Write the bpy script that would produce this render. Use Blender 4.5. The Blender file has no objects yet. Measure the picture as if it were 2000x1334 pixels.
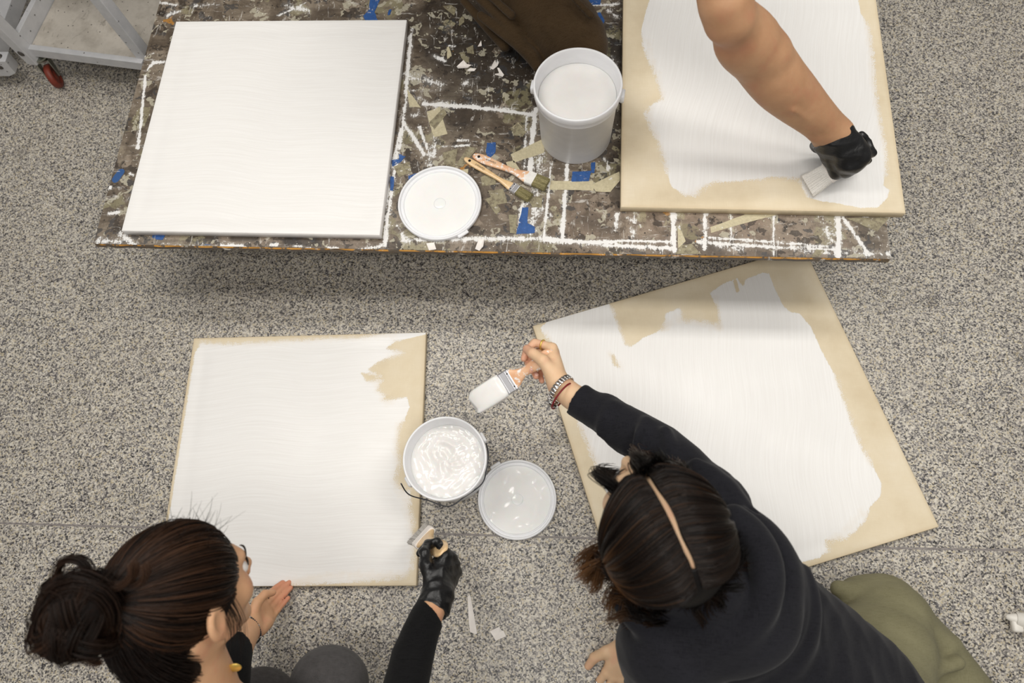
import bpy, math, random
import numpy as np
from mathutils import Vector, Matrix

SC = bpy.context.scene
COL = SC.collection
random.seed(7)
RNG = np.random.default_rng(7)

# ------------------------------------------------------------------ camera
H = 2.0933; FPX = 1353.0; PIT = 0.3379; ROL = -0.1910; YAW = 0.2327
def _camaxes():
    cp, sp = math.cos(PIT), math.sin(PIT)
    fwd = np.array([0, sp, -cp]); up = np.array([0, cp, sp]); rt = np.array([1., 0, 0])
    cr, sr = math.cos(ROL), math.sin(ROL)
    r2 = cr * rt + sr * up; u2 = -sr * rt + cr * up
    c, s = math.cos(YAW), math.sin(YAW)
    R = np.array([[c, -s, 0], [s, c, 0], [0, 0, 1]])
    return R @ r2, R @ u2, R @ fwd
CR, CU, CF = _camaxes()
CAMP = np.array([0, 0, H])
def P(px, py, z):
    """world point at height z seen at photo pixel (px, py); a measuring aid for real positions"""
    d = CF + (px - 1000) / FPX * CR - (py - 667) / FPX * CU
    return CAMP + d * (z - H) / d[2]
def RP(p, rpx):
    """metres covered by rpx photo pixels at the depth of point p"""
    return rpx * float((np.asarray(p) - CAMP) @ CF) / FPX
cd = bpy.data.cameras.new('camera'); cam = bpy.data.objects.new('camera', cd); COL.objects.link(cam)
cd.sensor_width = 36; cd.lens = FPX * 36 / 2000
WS = .8121          # the scene is laid out in units of .8121 m; every mesh is brought to metres in link()
M = Matrix([[CR[0], CU[0], -CF[0], 0], [CR[1], CU[1], -CF[1], 0], [CR[2], CU[2], -CF[2], H * WS], [0, 0, 0, 1]])
cam.matrix_world = M
cd.clip_start = .05
cd.dof.use_dof = True; cd.dof.focus_distance = 1.62; cd.dof.aperture_fstop = 3.2
SC.camera = cam

# ------------------------------------------------------------------ light
SC.view_settings.view_transform = 'Standard'; SC.view_settings.look = 'None'
SC.view_settings.exposure = -.12; SC.view_settings.gamma = 1; SC.view_settings.use_curve_mapping = False
wd = bpy.data.worlds.new('room_light'); SC.world = wd; wd.use_nodes = True
wd.node_tree.nodes['Background'].inputs[0].default_value = (1.0, .975, .94, 1)
wd.node_tree.nodes['Background'].inputs[1].default_value = .20
def area(name, loc, sx, sy, power, col=(1, .965, .91), aim=None):
    l = bpy.data.lights.new(name, 'AREA'); l.shape = 'RECTANGLE'; l.size = sx; l.size_y = sy
    l.energy = power; l.color = col
    o = bpy.data.objects.new(name, l); COL.objects.link(o); o.location = loc
    if aim is not None:
        o.rotation_euler = (Vector(aim) - Vector(loc)).to_track_quat('-Z', 'Y').to_euler()
    return o
area('ceiling_strip_light', (-1.2, 1.38, 2.5), 1.8, .3, 17)
area('ceiling_strip_light', (1.3, 1.38, 2.5), 1.8, .3, 17.5)
area('ceiling_strip_light', (-1.05, .75, 2.5), 1.05, .3, 13)
area('ceiling_strip_light', (1.08, .75, 2.5), 1.05, .3, 15)
area('ceiling_strip_light', (.0, -.35, 2.5), 1.9, .3, 23)
area('ceiling_strip_light', (.2, -1.6, 2.5), 1.9, .3, 13)

# ------------------------------------------------------------------ objects and meshes
def tag(o, label=None, cat=None, group=None, kind=None):
    if label: o['label'] = label
    if cat: o['category'] = cat
    if group: o['group'] = group
    if kind: o['kind'] = kind
    return o
def empty(name, loc=(0, 0, 0), label=None, cat=None, group=None):
    o = bpy.data.objects.new(name, None); o.empty_display_size = .05
    COL.objects.link(o); o.location = tuple(WS * q for q in loc)
    return tag(o, label, cat, group)
def link(name, me, m=None, parent=None, smooth=False):
    """me in WORLD coordinates; stays there also when the parent Empty is moved aside"""
    me.transform(Matrix.Scale(WS, 4))
    o = bpy.data.objects.new(name, me); COL.objects.link(o)
    if m is not None:
        for mm in (m if isinstance(m, (list, tuple)) else [m]): me.materials.append(mm)
    if smooth: me.polygons.foreach_set('use_smooth', [True] * len(me.polygons))
    if parent is not None:
        o.parent = parent
        w = Vector((0, 0, 0)); q = parent
        while q is not None: w += Vector(q.location); q = q.parent
        if parent.type == 'MESH' or True:
            o.location = -w
    return o
def mesh(name, verts, faces):
    me = bpy.data.meshes.new(name); me.from_pydata([tuple(map(float, v)) for v in verts], [], [tuple(map(int, f)) for f in faces]); me.update()
    return me
def meshnp(name, V, Q):
    """fast mesh from arrays; Q (n,3) or (n,4)"""
    me = bpy.data.meshes.new(name); k = Q.shape[1]
    me.vertices.add(len(V)); me.vertices.foreach_set('co', np.ascontiguousarray(V, np.float32).ravel())
    me.loops.add(Q.size); me.loops.foreach_set('vertex_index', np.ascontiguousarray(Q, np.int32).ravel())
    me.polygons.add(len(Q)); me.polygons.foreach_set('loop_start', np.arange(0, Q.size, k, dtype=np.int32))
    me.polygons.foreach_set('loop_total', np.full(len(Q), k, dtype=np.int32))
    me.update(calc_edges=True); me.validate()
    return me
class MB:
    def __init__(s): s.v = []; s.f = []
    def add(s, V, F, T=None):
        n = len(s.v)
        for v in V:
            v = Vector(v)
            s.v.append(tuple(T @ v) if T is not None else tuple(v))
        s.f += [tuple(i + n for i in f) for f in F]; return s
    def box(s, c, d, T=None, b=0):
        x, y, z = [q / 2 for q in d]
        if b <= 0:
            V = [(c[0] + i * x, c[1] + j * y, c[2] + k * z) for i in (-1, 1) for j in (-1, 1) for k in (-1, 1)]
            F = [(0, 1, 3, 2), (4, 6, 7, 5), (0, 4, 5, 1), (2, 3, 7, 6), (0, 2, 6, 4), (1, 5, 7, 3)]
            return s.add(V, F, T)
        rings = []
        for zz, ins in ((-z, b), (-z + b, 0), (z - b, 0), (z, b)):
            X, Y = x - ins, y - ins; k = b if ins == 0 else b * .6
            rings.append([(c[0] + a, c[1] + e, c[2] + zz) for a, e in ((-X + k, -Y), (X - k, -Y), (X, -Y + k), (X, Y - k), (X - k, Y), (-X + k, Y), (-X, Y - k), (-X, -Y + k))])
        return s.loft(rings, T=T)
    def loft(s, rings, T=None, cap=True, closed=True):
        n = len(rings[0]); V = [p for r in rings for p in r]; F = []
        for i in range(len(rings) - 1):
            for j in range(n if closed else n - 1):
                a, b = i * n + j, i * n + (j + 1) % n
                F.append((a, b, b + n, a + n))
        if cap: F.append(tuple(range(n - 1, -1, -1))); F.append(tuple((len(rings) - 1) * n + k for k in range(n)))
        return s.add(V, F, T)
    def lathe(s, prof, n=64, c=(0, 0, 0), T=None, close=False):
        V = []; F = []; m = len(prof)
        for (r, z) in prof:
            for j in range(n):
                a = 2 * math.pi * j / n; V.append((c[0] + r * math.cos(a), c[1] + r * math.sin(a), c[2] + z))
        for i in range(m - 1):
            for j in range(n): F.append((i * n + j, i * n + (j + 1) % n, (i + 1) * n + (j + 1) % n, (i + 1) * n + j))
        if prof[0][0] > 1e-4 and not close: F.append(tuple(range(n - 1, -1, -1)))
        if prof[-1][0] > 1e-4 and not close: F.append(tuple((m - 1) * n + j for j in range(n)))
        return s.add(V, F, T)
    def tube(s, pts, r, n=8, T=None, cap=True):
        pts = [Vector(p) for p in pts]; rings = []; up = None
        rr = r if isinstance(r, (list, tuple)) else [r] * len(pts)
        for i, p in enumerate(pts):
            t = (pts[min(i + 1, len(pts) - 1)] - pts[max(i - 1, 0)]).normalized()
            if up is None: up = Vector((0, 0, 1)) if abs(t.z) < .9 else Vector((1, 0, 0))
            a = (up - t * up.dot(t)).normalized(); b = t.cross(a); up = a
            rings.append([tuple(p + rr[i] * (math.cos(2 * math.pi * k / n) * a + math.sin(2 * math.pi * k / n) * b)) for k in range(n)])
        return s.loft(rings, T=T, cap=cap)
    def build(s, name, m, parent=None, smooth=False, bevel=0):
        me = mesh(name, s.v, s.f)
        o = link(name, me, m, parent, smooth)
        if bevel:
            md = o.modifiers.new('bevel', 'BEVEL'); md.width = bevel * WS; md.segments = 2; md.limit_method = 'ANGLE'
        return o
def spline(pts, n=8):
    """Catmull-Rom through pts (any dimension)"""
    p = np.array([pts[0]] + list(pts) + [pts[-1]], float); out = []
    for i in range(1, len(p) - 2):
        for t in np.linspace(0, 1, n, endpoint=False):
            a, b, c, d = p[i - 1], p[i], p[i + 1], p[i + 2]
            out.append(.5 * (2 * b + (c - a) * t + (2 * a - 5 * b + 4 * c - d) * t * t + (3 * b - a - 3 * c + d) * t ** 3))
    out.append(p[-2]); return np.array(out)

# ------------------------------------------------------------------ materials
def srgb(r, g, b):
    return tuple(((c / 255) / 12.92 if c / 255 <= .04045 else ((c / 255 + .055) / 1.055) ** 2.4) for c in (r, g, b)) + (1,)
class NT:
    def __init__(s, name):
        s.m = bpy.data.materials.new(name); s.m.use_nodes = True; s.t = s.m.node_tree; s.n = s.t.nodes
        s.b = s.n['Principled BSDF']; s._tc = None
    def new(s, typ, **kw):
        nd = s.n.new(typ)
        for k, v in kw.items(): setattr(nd, k, v)
        return nd
    def put(s, sock, v):
        if v is None: return
        if isinstance(v, bpy.types.NodeSocket): s.t.links.new(v, sock)
        else: sock.default_value = v
    def obj(s, scale=(1, 1, 1), rot=(0, 0, 0), loc=(0, 0, 0), base=None):
        if s._tc is None: s._tc = s.new('ShaderNodeTexCoord')
        mp = s.new('ShaderNodeMapping'); s.put(mp.inputs[0], base or s._tc.outputs['Object'])
        mp.inputs['Scale'].default_value = tuple(q / WS for q in scale); mp.inputs['Rotation'].default_value = rot; mp.inputs['Location'].default_value = loc
        return mp.outputs[0]
    def noise(s, vec, scale=5, detail=4, rough=.5, out='Fac', dist=0):
        n = s.new('ShaderNodeTexNoise'); s.put(n.inputs['Vector'], vec); n.inputs['Scale'].default_value = scale
        n.inputs['Detail'].default_value = detail; n.inputs['Roughness'].default_value = rough; n.inputs['Distortion'].default_value = dist
        return n.outputs[out]
    def voro(s, vec, scale=5, feature='F1', out='Distance', rnd=1):
        n = s.new('ShaderNodeTexVoronoi', feature=feature); s.put(n.inputs['Vector'], vec); n.inputs['Scale'].default_value = scale
        n.inputs['Randomness'].default_value = rnd
        return n.outputs[out]
    def attr(s, name, out='Fac'):
        n = s.new('ShaderNodeAttribute'); n.attribute_name = name; return n.outputs[out]
    def ramp(s, fac, stops, interp='LINEAR'):
        n = s.new('ShaderNodeValToRGB'); s.put(n.inputs[0], fac); e = n.color_ramp; e.interpolation = interp
        while len(e.elements) < len(stops): e.elements.new(.5)
        for k, (p, c) in enumerate(stops):
            e.elements[k].position = p; e.elements[k].color = c if len(c) == 4 else (*c, 1)
        return n.outputs[0]
    def bw(s, fac, a, b):
        return s.ramp(fac, [(a, (0, 0, 0, 1)), (b, (1, 1, 1, 1))])
    def math(s, op, a, b=None, c=None, clamp=False):
        n = s.new('ShaderNodeMath', operation=op); n.use_clamp = clamp; s.put(n.inputs[0], a)
        if b is not None: s.put(n.inputs[1], b)
        if c is not None: s.put(n.inputs[2], c)
        return n.outputs[0]
    def mix(s, fac, a, b, blend='MIX'):
        n = s.new('ShaderNodeMix', data_type='RGBA', blend_type=blend); s.put(n.inputs[0], fac); s.put(n.inputs[6], a); s.put(n.inputs[7], b)
        return n.outputs[2]
    def sep(s, vec):
        n = s.new('ShaderNodeSeparateXYZ'); s.put(n.inputs[0], vec); return n.outputs
    def bump(s, h, strength=.3, dist=.002, nrm=None):
        n = s.new('ShaderNodeBump'); s.put(n.inputs['Height'], h); n.inputs['Strength'].default_value = strength; n.inputs['Distance'].default_value = dist
        if nrm is not None: s.put(n.inputs['Normal'], nrm)
        return n.outputs[0]
    def fin(s, col=None, rough=None, nrm=None, **kw):
        s.put(s.b.inputs['Base Color'], col); s.put(s.b.inputs['Roughness'], rough); s.put(s.b.inputs['Normal'], nrm)
        for k, v in kw.items(): s.put(s.b.inputs[k.replace('_', ' ')], v)
        return s.m
def simple(name, rgb, rough=.5, var=.06, scale=30, bump=0, bscale=200, **kw):
    t = NT(name); c = srgb(*rgb); n = t.noise(t.obj(), scale, 4)
    lo = tuple(max(0, q * (1 - var)) for q in c[:3]) + (1,); hi = tuple(min(1, q * (1 + var)) for q in c[:3]) + (1,)
    nr = t.bump(t.noise(t.obj(), bscale, 3), bump, .001) if bump else None
    return t.fin(t.ramp(n, [(.3, lo), (.7, hi)]), rough, nr, **kw)

# ------------------------------------------------------------------ implicit surfaces: octree + surface nets
def cap(a, b, r1, r2=None, fl=None, k=1.0):
    """tapered capsule; fl=(axis, factor) flattens the section along that axis"""
    a = np.asarray(a, np.float32); b = np.asarray(b, np.float32); r2 = r1 if r2 is None else r2
    ab = b - a; L = float(ab @ ab) + 1e-12
    if fl is not None: ax = np.asarray(fl[0], np.float32); ax = ax / np.linalg.norm(ax); fk = 1 / fl[1] - 1
    def f(p):
        d = p - a; t = np.clip(d @ ab / L, 0, 1)
        q = d - t[:, None] * ab
        if fl is not None: q = q + (q @ ax * fk)[:, None] * ax
        dd = np.sqrt((q * q).sum(1)) - (r1 + (r2 - r1) * t)
        return dd * (min(1, fl[1]) if fl is not None else 1)
    return f
def ell(c, r, R=None):
    """ellipsoid; R rows = local axes"""
    c = np.asarray(c, np.float32); r = np.asarray(r, np.float32); R = np.eye(3, dtype=np.float32) if R is None else np.asarray(R, np.float32)
    def f(p):
        q = (p - c) @ R.T; k0 = np.sqrt(((q / r) ** 2).sum(1)); k1 = np.sqrt(((q / (r * r)) ** 2).sum(1)) + 1e-9
        return k0 * (k0 - 1) / k1
    return f
def uni(k, *fs):
    def f(p):
        d = fs[0](p)
        for g in fs[1:]:
            e = g(p)
            if k <= 0: d = np.minimum(d, e)
            else:
                h = np.maximum(k - np.abs(d - e), 0) / k; d = np.minimum(d, e) - h * h * k * .25
        return d
    return f
def sub(k, a, b):
    def f(p):
        d = a(p); e = -b(p); h = np.maximum(k - np.abs(d - e), 0) / k
        return np.maximum(d, e) + h * h * k * .25
    return f
def inter(k, a, b):
    def f(p):
        d = a(p); e = b(p); h = np.maximum(k - np.abs(d - e), 0) / k
        return np.maximum(d, e) + h * h * k * .25
    return f
def wrinkle(f, amp, freq, seed=0, n=5, stretch=None, sharp=False):
    rg = np.random.default_rng(seed); K = rg.normal(size=(n, 3)).astype(np.float32); K /= np.linalg.norm(K, axis=1)[:, None]
    if stretch is not None: K = K @ np.asarray(stretch, np.float32)
    K *= (freq * rg.uniform(.6, 1.5, (n, 1))).astype(np.float32); ph = rg.uniform(0, 6.28, n).astype(np.float32)
    W_ = rg.normal(size=(2, 3)).astype(np.float32) * freq * .35
    def g(p):
        w = np.sin(p @ W_[0] + 1.3) * 1.2; w2 = np.sin(p @ W_[1] + .4) * 1.2; s = 0
        for i in range(n):
            v = np.sin(p @ K[i] + ph[i] + (w if i % 2 else w2))
            s = s + (1 - 2 * np.abs(v) if sharp else v)
        return f(p) - amp * s / n ** .5
    return g
def nets(f, lo, hi, h, name='body', lip=1.25, smooth=1):
    lo = np.asarray(lo, float); hi = np.asarray(hi, float)
    S = 32; n = np.ceil((hi - lo) / (h * S)).astype(int)
    g = np.stack(np.meshgrid(*[np.arange(k) for k in n], indexing='ij'), -1).reshape(-1, 3) * S
    while True:
        c = (lo + (g + S / 2) * h).astype(np.float32)
        d = f(c); g = g[np.abs(d) < S * h * .87 * lip + .004]
        if S == 1: break
        S //= 2
        o = np.array([(i, j, k) for i in (0, 1) for j in (0, 1) for k in (0, 1)]) * S
        g = (g[:, None, :] + o[None]).reshape(-1, 3)
    B = 4096
    key = lambda q: (q[..., 0].astype(np.int64) * B + q[..., 1]) * B + q[..., 2]
    o8 = np.array([(i, j, k) for i in (0, 1) for j in (0, 1) for k in (0, 1)])
    ck = key(g[:, None, :] + o8[None]); uk, inv = np.unique(ck.ravel(), return_inverse=True); inv = inv.reshape(-1, 8)
    up = np.stack([uk // (B * B), uk // B % B, uk % B], -1)
    dv = f((lo + up * h).astype(np.float32)); D = dv[inv]
    neg = (D < 0); act = neg.any(1) & ~neg.all(1); g = g[act]; D = D[act]; neg = neg[act]
    ed = [(a, b) for a in range(8) for b in range(a + 1, 8) if bin(a ^ b).count('1') == 1]
    acc = np.zeros((len(g), 3)); cnt = np.zeros(len(g))
    for a, b in ed:
        m = neg[:, a] != neg[:, b]; t = D[m, a] / (D[m, a] - D[m, b])
        acc[m] += o8[a] + t[:, None] * (o8[b] - o8[a]); cnt[m] += 1
    V = lo + (g + acc / cnt[:, None]) * h
    ks = key(g); srt = np.argsort(ks); kss = ks[srt]
    def idx(q):
        kq = key(q); i = np.searchsorted(kss, kq); i = np.minimum(i, len(kss) - 1); ok = kss[i] == kq
        return np.where(ok, srt[i], -1)
    Q = []
    for ax in range(3):
        e = np.zeros(3, int); e[ax] = 1; u = np.zeros(3, int); u[(ax + 1) % 3] = 1; v = np.zeros(3, int); v[(ax + 2) % 3] = 1
        ia = 0; ib = [i for i in range(8) if (o8[i] == e).all()][0]
        m = neg[:, ia] != neg[:, ib]; gg = g[m]; s = neg[m, ia]
        q = np.stack([idx(gg), idx(gg - u), idx(gg - u - v), idx(gg - v)], -1); ok = (q >= 0).all(1); q = q[ok]; s = s[ok]
        q[~s] = q[~s][:, ::-1]; Q.append(q)
    Q = np.concatenate(Q)
    # orient outward: flip all when the signed volume is negative
    A, Bq, C = V[Q[:, 0]], V[Q[:, 1]], V[Q[:, 2]]
    if (A * np.cross(Bq, C)).sum() < 0: Q = Q[:, ::-1]
    for _ in range(smooth):
        s = np.zeros_like(V); c = np.zeros(len(V))
        for k in range(4):
            a, b = Q[:, k], Q[:, (k + 1) % 4]
            for j in range(3): s[:, j] += np.bincount(a, V[b, j], len(V))
            c += np.bincount(a, minlength=len(V))
        ok = c > 0; V[ok] = .5 * V[ok] + .5 * s[ok] / c[ok][:, None]
    return meshnp(name, V, Q)
# ================================================================== FLOOR
t = NT('speckled_floor')
v = t.obj()
wv = t.mix(.004, v, t.noise(v, 700, 2, out='Color'))
c1 = t.voro(wv, 265, out='Color'); r1 = t.sep(c1)[0]
flakes = t.ramp(r1, [(0, srgb(24, 24, 28)), (.13, srgb(78, 76, 80)), (.25, srgb(132, 128, 126)), (.42, srgb(176, 170, 162)), (.58, srgb(204, 196, 180)), (.78, srgb(222, 216, 204)), (.93, srgb(196, 182, 150))], 'CONSTANT')
c2 = t.voro(wv, 130, out='Color'); r2 = t.sep(c2)[0]
big = t.ramp(r2, [(0, srgb(60, 60, 64)), (.2, srgb(130, 126, 124)), (.6, srgb(206, 200, 188))], 'CONSTANT')
col = t.mix(.2, flakes, big)
d1 = t.bw(t.noise(v, 2.2, 5, .6), .35, .75); col = t.mix(t.math('MULTIPLY', d1, .13), col, srgb(120, 108, 92))
for (px, py, rr) in ((1820, 590, .05), (1990, 690, .03), (1930, 555, .03), (1840, 730, .02), (150, 740, .025), (1080, 860, .06), (1150, 1130, .03), (40, 300, .06)):
    q = P(px, py, 0); n = t.new('ShaderNodeVectorMath', operation='DISTANCE'); t.put(n.inputs[0], t.obj()); n.inputs[1].default_value = tuple(q)
    mk = t.math('ADD', n.outputs['Value'], t.math('MULTIPLY', t.noise(v, 60, 4), rr * 1.6))
    col = t.mix(t.math('MULTIPLY', t.ramp(mk, [(rr * .8, (1, 1, 1, 1)), (rr * 1.5, (0, 0, 0, 1))]), .35), col, srgb(70, 62, 54))
spot = t.math('LESS_THAN', t.voro(v, 5.5), .018)
col = t.mix(t.math('MULTIPLY', spot, .6), col, srgb(90, 84, 76))
M_floor = t.fin(col, .42, t.bump(t.noise(v, 260, 2), .06, .001))
fl = MB()
fl.add([(-3.6, -1.6, 0), (3.4, -1.6, 0), (3.4, 3.8, 0), (-3.6, 3.8, 0), (-3.6, -1.6, -.05), (3.4, -1.6, -.05), (3.4, 3.8, -.05), (-3.6, 3.8, -.05)],
       [(0, 1, 2, 3), (7, 6, 5, 4), (0, 4, 5, 1), (1, 5, 6, 2), (2, 6, 7, 3), (3, 7, 4, 0)])
o = fl.build('floor', M_floor); tag(o, 'grey speckled sheet floor of cream, grey and black flakes', None, None, 'structure')
t = NT('seam_grey'); M_seam = t.fin(t.ramp(t.noise(t.obj(), 120, 3), [(.3, srgb(118, 112, 110)), (.7, srgb(150, 144, 140))]), .5)
sm = MB(); pts = [P(-60, 1020, 0), P(280, 1030, 0), P(870, 1043, 0), P(1170, 1052, 0), P(1720, 1070, 0), P(2060, 1076, 0)]
pts = [pts[0] + (pts[0] - pts[1]) * 3] + pts + [pts[-1] + (pts[-1] - pts[-2]) * 3]
sm.loft([[(p[0], p[1] - .0034, -.002), (p[0], p[1] - .0028, .0007), (p[0], p[1] + .0028, .0007), (p[0], p[1] + .0034, -.002)] for p in pts])
o = sm.build('trim_1', M_seam); tag(o, 'thin grey weld seam running across the speckled floor', None, None, 'structure')

# ================================================================== helpers: traced outline -> signed distance
def sdpoly(X, Y, poly):
    poly = np.array(poly, float); n = len(poly); d = np.full(X.shape, 1e9); ins = np.zeros(X.shape, bool)
    for i in range(n):
        a, b = poly[i], poly[(i + 1) % n]; ex, ey = b - a; wx, wy = X - a[0], Y - a[1]
        tt = np.clip((wx * ex + wy * ey) / (ex * ex + ey * ey + 1e-12), 0, 1)
        d = np.minimum(d, np.hypot(wx - ex * tt, wy - ey * tt))
        c = (a[1] > Y) != (b[1] > Y)
        with np.errstate(divide='ignore', invalid='ignore'):
            xi = a[0] + (Y - a[1]) / (b[1] - a[1]) * (b[0] - a[0])
        ins ^= c & (X < xi)
    return np.where(ins, d, -d)
def sdline(X, Y, pts):
    d = np.full(X.shape, 1e9)
    for a, b in zip(pts[:-1], pts[1:]):
        ex, ey = b[0] - a[0], b[1] - a[1]; wx, wy = X - a[0], Y - a[1]
        tt = np.clip((wx * ex + wy * ey) / (ex * ex + ey * ey + 1e-12), 0, 1)
        d = np.minimum(d, np.hypot(wx - ex * tt, wy - ey * tt))
    return d
def setattr_f(me, name, arr):
    a = me.attributes.new(name, 'FLOAT', 'POINT'); a.data.foreach_set('value', np.ascontiguousarray(arr, np.float32).ravel())

# ================================================================== WORK TABLE
TZ = .355; TX0, TX1, TY0, TY1 = -1.384, .865, .855, 2.075
table = empty('work_table', ((TX0 + TX1) / 2, (TY0 + TY1) / 2, 0), 'low wooden work table with paint-splattered brown top, tape scraps and worn orange edge', 'table')
nx, ny = 440, 240
gx = np.linspace(TX0 + .003, TX1 - .003, nx); gy = np.linspace(TY0 + .003, TY1 - .003, ny); X, Y = np.meshgrid(gx, gy)
white = np.zeros(X.shape); dark = np.zeros(X.shape); lite = np.zeros(X.shape); blue = np.zeros(X.shape)
def wl(pts, w, it=1.0, target=None, soft=None, z=TZ):
    global white
    q = [P(a, b, z)[:2] for a, b in pts]; r = RP(P(*pts[0], z), w); soft = soft or max(r * .9, .005)
    d = sdline(X, Y, q); vv = np.clip((r - d) / soft * .5 + .5, 0, 1) * it
    if target is None: np.maximum(white, vv, out=white)
    else: np.maximum(target, vv, out=target)
for a in (([(803, 58), (799, 110), (793, 190), (783, 270), (770, 340), (758, 420), (752, 480)], 5, .8), ([(800, 70), (792, 180)], 3.5, .85),
          ([(828, 203), (900, 208), (960, 213), (1040, 224)], 4.5, 1), ([(850, 200), (1000, 214)], 7, .62), ([(1046, 212), (1040, 270), (1034, 345)], 5.5, 1), ([(1029, 228), (1024, 330)], 4, .72),
          ([(1077, 318), (1070, 390), (1062, 464)], 3, 1), ([(1108, 322), (1103, 390), (1099, 462)], 4, 1), ([(1100, 400), (1095, 460)], 5, .6), ([(786, 470), (860, 468), (960, 466), (1062, 466)], 7, .78), ([(1062, 465), (1130, 472), (1200, 473)], 5, .95),
          ([(1062, 470), (1210, 480)], 7, .72), ([(1200, 470), (1307, 472)], 3, 1), ([(1200, 480), (1316, 484)], 4.5, .9), ([(1386, 464), (1500, 472), (1635, 483)], 3, .95), ([(1362, 473), (1500, 482), (1635, 487)], 5, .8),
          ([(1314, 412), (1316, 488)], 6, 1), ([(1321, 420), (1330, 480)], 6, .6), ([(1377, 414), (1376, 482)], 6.5, .85), ([(1303, 414), (1303, 467)], 1.5, .8), ([(1428, 415), (1427, 470)], 2.5, .85), ([(1511, 418), (1511, 500)], 2.6, 1),
          ([(1638, 420), (1638, 501)], 6, 1), ([(1604, 421), (1626, 478)], 13, .62), ([(1646, 424), (1675, 465), (1697, 498)], 4.5, .95), ([(1690, 425), (1716, 466)], 5, .7), ([(1738, 430), (1743, 503)], 6, .7),
          ([(1560, 490), (1735, 497)], 9, .62), ([(1400, 480), (1450, 487)], 8, .66), ([(1200, 478), (1290, 488)], 10, .64), ([(1240, 415), (1235, 480)], 7, .62), ([(1206, 420), (1203, 450)], 6, .72), ([(1225, 425), (1250, 440)], 5, .68),
          ([(786, 238), (806, 265), (828, 302)], 5, .88), ([(819, 248), (829, 275), (838, 300)], 3.2, 1), ([(856, 240), (846, 290), (838, 330)], 10, .66), ([(783, 253), (774, 290), (767, 325)], 3.5, .9), ([(760, 330), (750, 470)], 4, .75),
          ([(284, 148), (280, 190), (275, 240), (269, 290)], 3.2, 1), ([(289, 135), (300, 122), (322, 121)], 4, .95), ([(275, 112), (300, 104)], 3, .7), ([(328, 30), (350, 22)], 6, .72), ([(302, 2), (345, 10)], 3, .9), ([(380, 12), (430, 8)], 5, .6), ([(560, 10), (600, 20)], 9, .66), ([(545, 30), (600, 4)], 4, .7),
          ([(188, 470), (236, 472)], 9, .7), ([(236, 458), (262, 478)], 7, .8), ([(431, 480), (478, 482)], 6, .9), ([(300, 476), (420, 480)], 6, .6), ([(530, 478), (540, 478)], 5, .9), ([(575, 480), (605, 484)], 3, .9), ([(700, 488), (750, 480)], 5, .75), ([(640, 484), (660, 486)], 4, .8), ([(420, 462), (430, 476)], 3, .8),
          ([(792, 148), (830, 155), (862, 165)], 11, .62), ([(797, 177), (862, 177)], 2.5, .66), ([(860, 215), (820, 190)], 6, .66), ([(1055, 300), (1048, 360), (1040, 450)], 15, .64), ([(1020, 400), (1012, 450)], 7, .7), ([(985, 330), (1030, 345)], 6, .68), ([(1022, 380), (1075, 420)], 9, .68),
          ([(862, 286), (878, 286)], 2.4, .95), ([(886, 286), (918, 283)], 3, .95), ([(895, 274), (915, 274)], 3, .9), ([(800, 225), (845, 222)], 6, .62), ([(940, 288), (955, 287)], 1.5, .8), ([(788, 310), (800, 345)], 3, .7), ([(776, 440), (790, 465)], 7, .72), ([(890, 72), (920, 76)], 1.6, .85), ([(848, 110), (866, 118)], 6, .68), ([(905, 165), (930, 150)], 8, .6),
          ([(875, 90), (888, 90)], 2, .8), ([(958, 135), (972, 120)], 5, .72), ([(1150, 345), (1158, 372)], 5, .6), ([(1180, 310), (1190, 330)], 5, .62), ([(1195, 110), (1204, 135)], 4, .7), ([(1150, 10), (1212, 8)], 4, .8), ([(1190, 22), (1205, 34)], 6, .72), ([(1150, 128), (1212, 120)], 3, .7), ([(205, 372), (215, 366)], 4, .9), ([(214, 417), (232, 414)], 5, .85), ([(252, 338), (260, 342)], 3, .9)):
    wl(*a)
for a in (([(900, 90), (1010, 150)], 75, .8), ([(940, 60), (880, 30)], 60, .7), ([(1010, 170), (930, 190)], 50, .6), ([(1200, 20), (1205, 400)], 12, .8), ([(1060, 60), (1180, 90)], 60, .8), ([(890, 150), (900, 230)], 40, .5), ([(1140, 430), (1200, 445)], 14, .7), ([(1365, 478), (1395, 484)], 12, .8), ([(1330, 470), (1345, 475)], 9, .7), ([(370, 468), (420, 466)], 6, .8), ([(560, 470), (620, 474)], 9, .9), ([(455, 466), (500, 466)], 7, .7), ([(245, 250), (238, 258)], 6, .8), ([(325, 8), (315, 25)], 8, .9), ([(855, 60), (800, 40)], 40, .45), ([(1510, 425), (1540, 440)], 5, 1), ([(1537, 440), (1530, 455)], 3, 1), ([(1564, 434), (1572, 437)], 5, 1), ([(1583, 429), (1586, 432)], 4, .9), ([(1700, 440), (1690, 470)], 12, .5), ([(241, 318), (239, 332)], 4, 1), ([(1040, 95), (980, 40)], 50, .8)):
    wl(*a, target=dark, soft=.03 if a[1] > 10 else .004)
for a in (([(1130, 430), (1420, 440), (1600, 450)], 55, .9), ([(1080, 430), (1300, 460)], 30, .6), ([(400, 470), (740, 478)], 14, .7), ([(860, 400), (960, 440)], 25, .35)):
    wl(*a, target=lite, soft=.05)
for a in (([(226, 350), (236, 336)], 8, 1), ([(300, 462), (318, 463)], 4, 1), ([(400, 478), (425, 476)], 3, .8), ([(752, 350), (758, 300)], 5, .8)):
    wl(*a, target=blue, soft=.006)
t = NT('paint_splattered_tabletop'); v = t.obj()
n1 = t.noise(v, 9, 8, .68, dist=.6); n2 = t.noise(v, 34, 6, .7); n3 = t.noise(t.obj((14, 90, 1)), 1.0, 5, .6)
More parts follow.
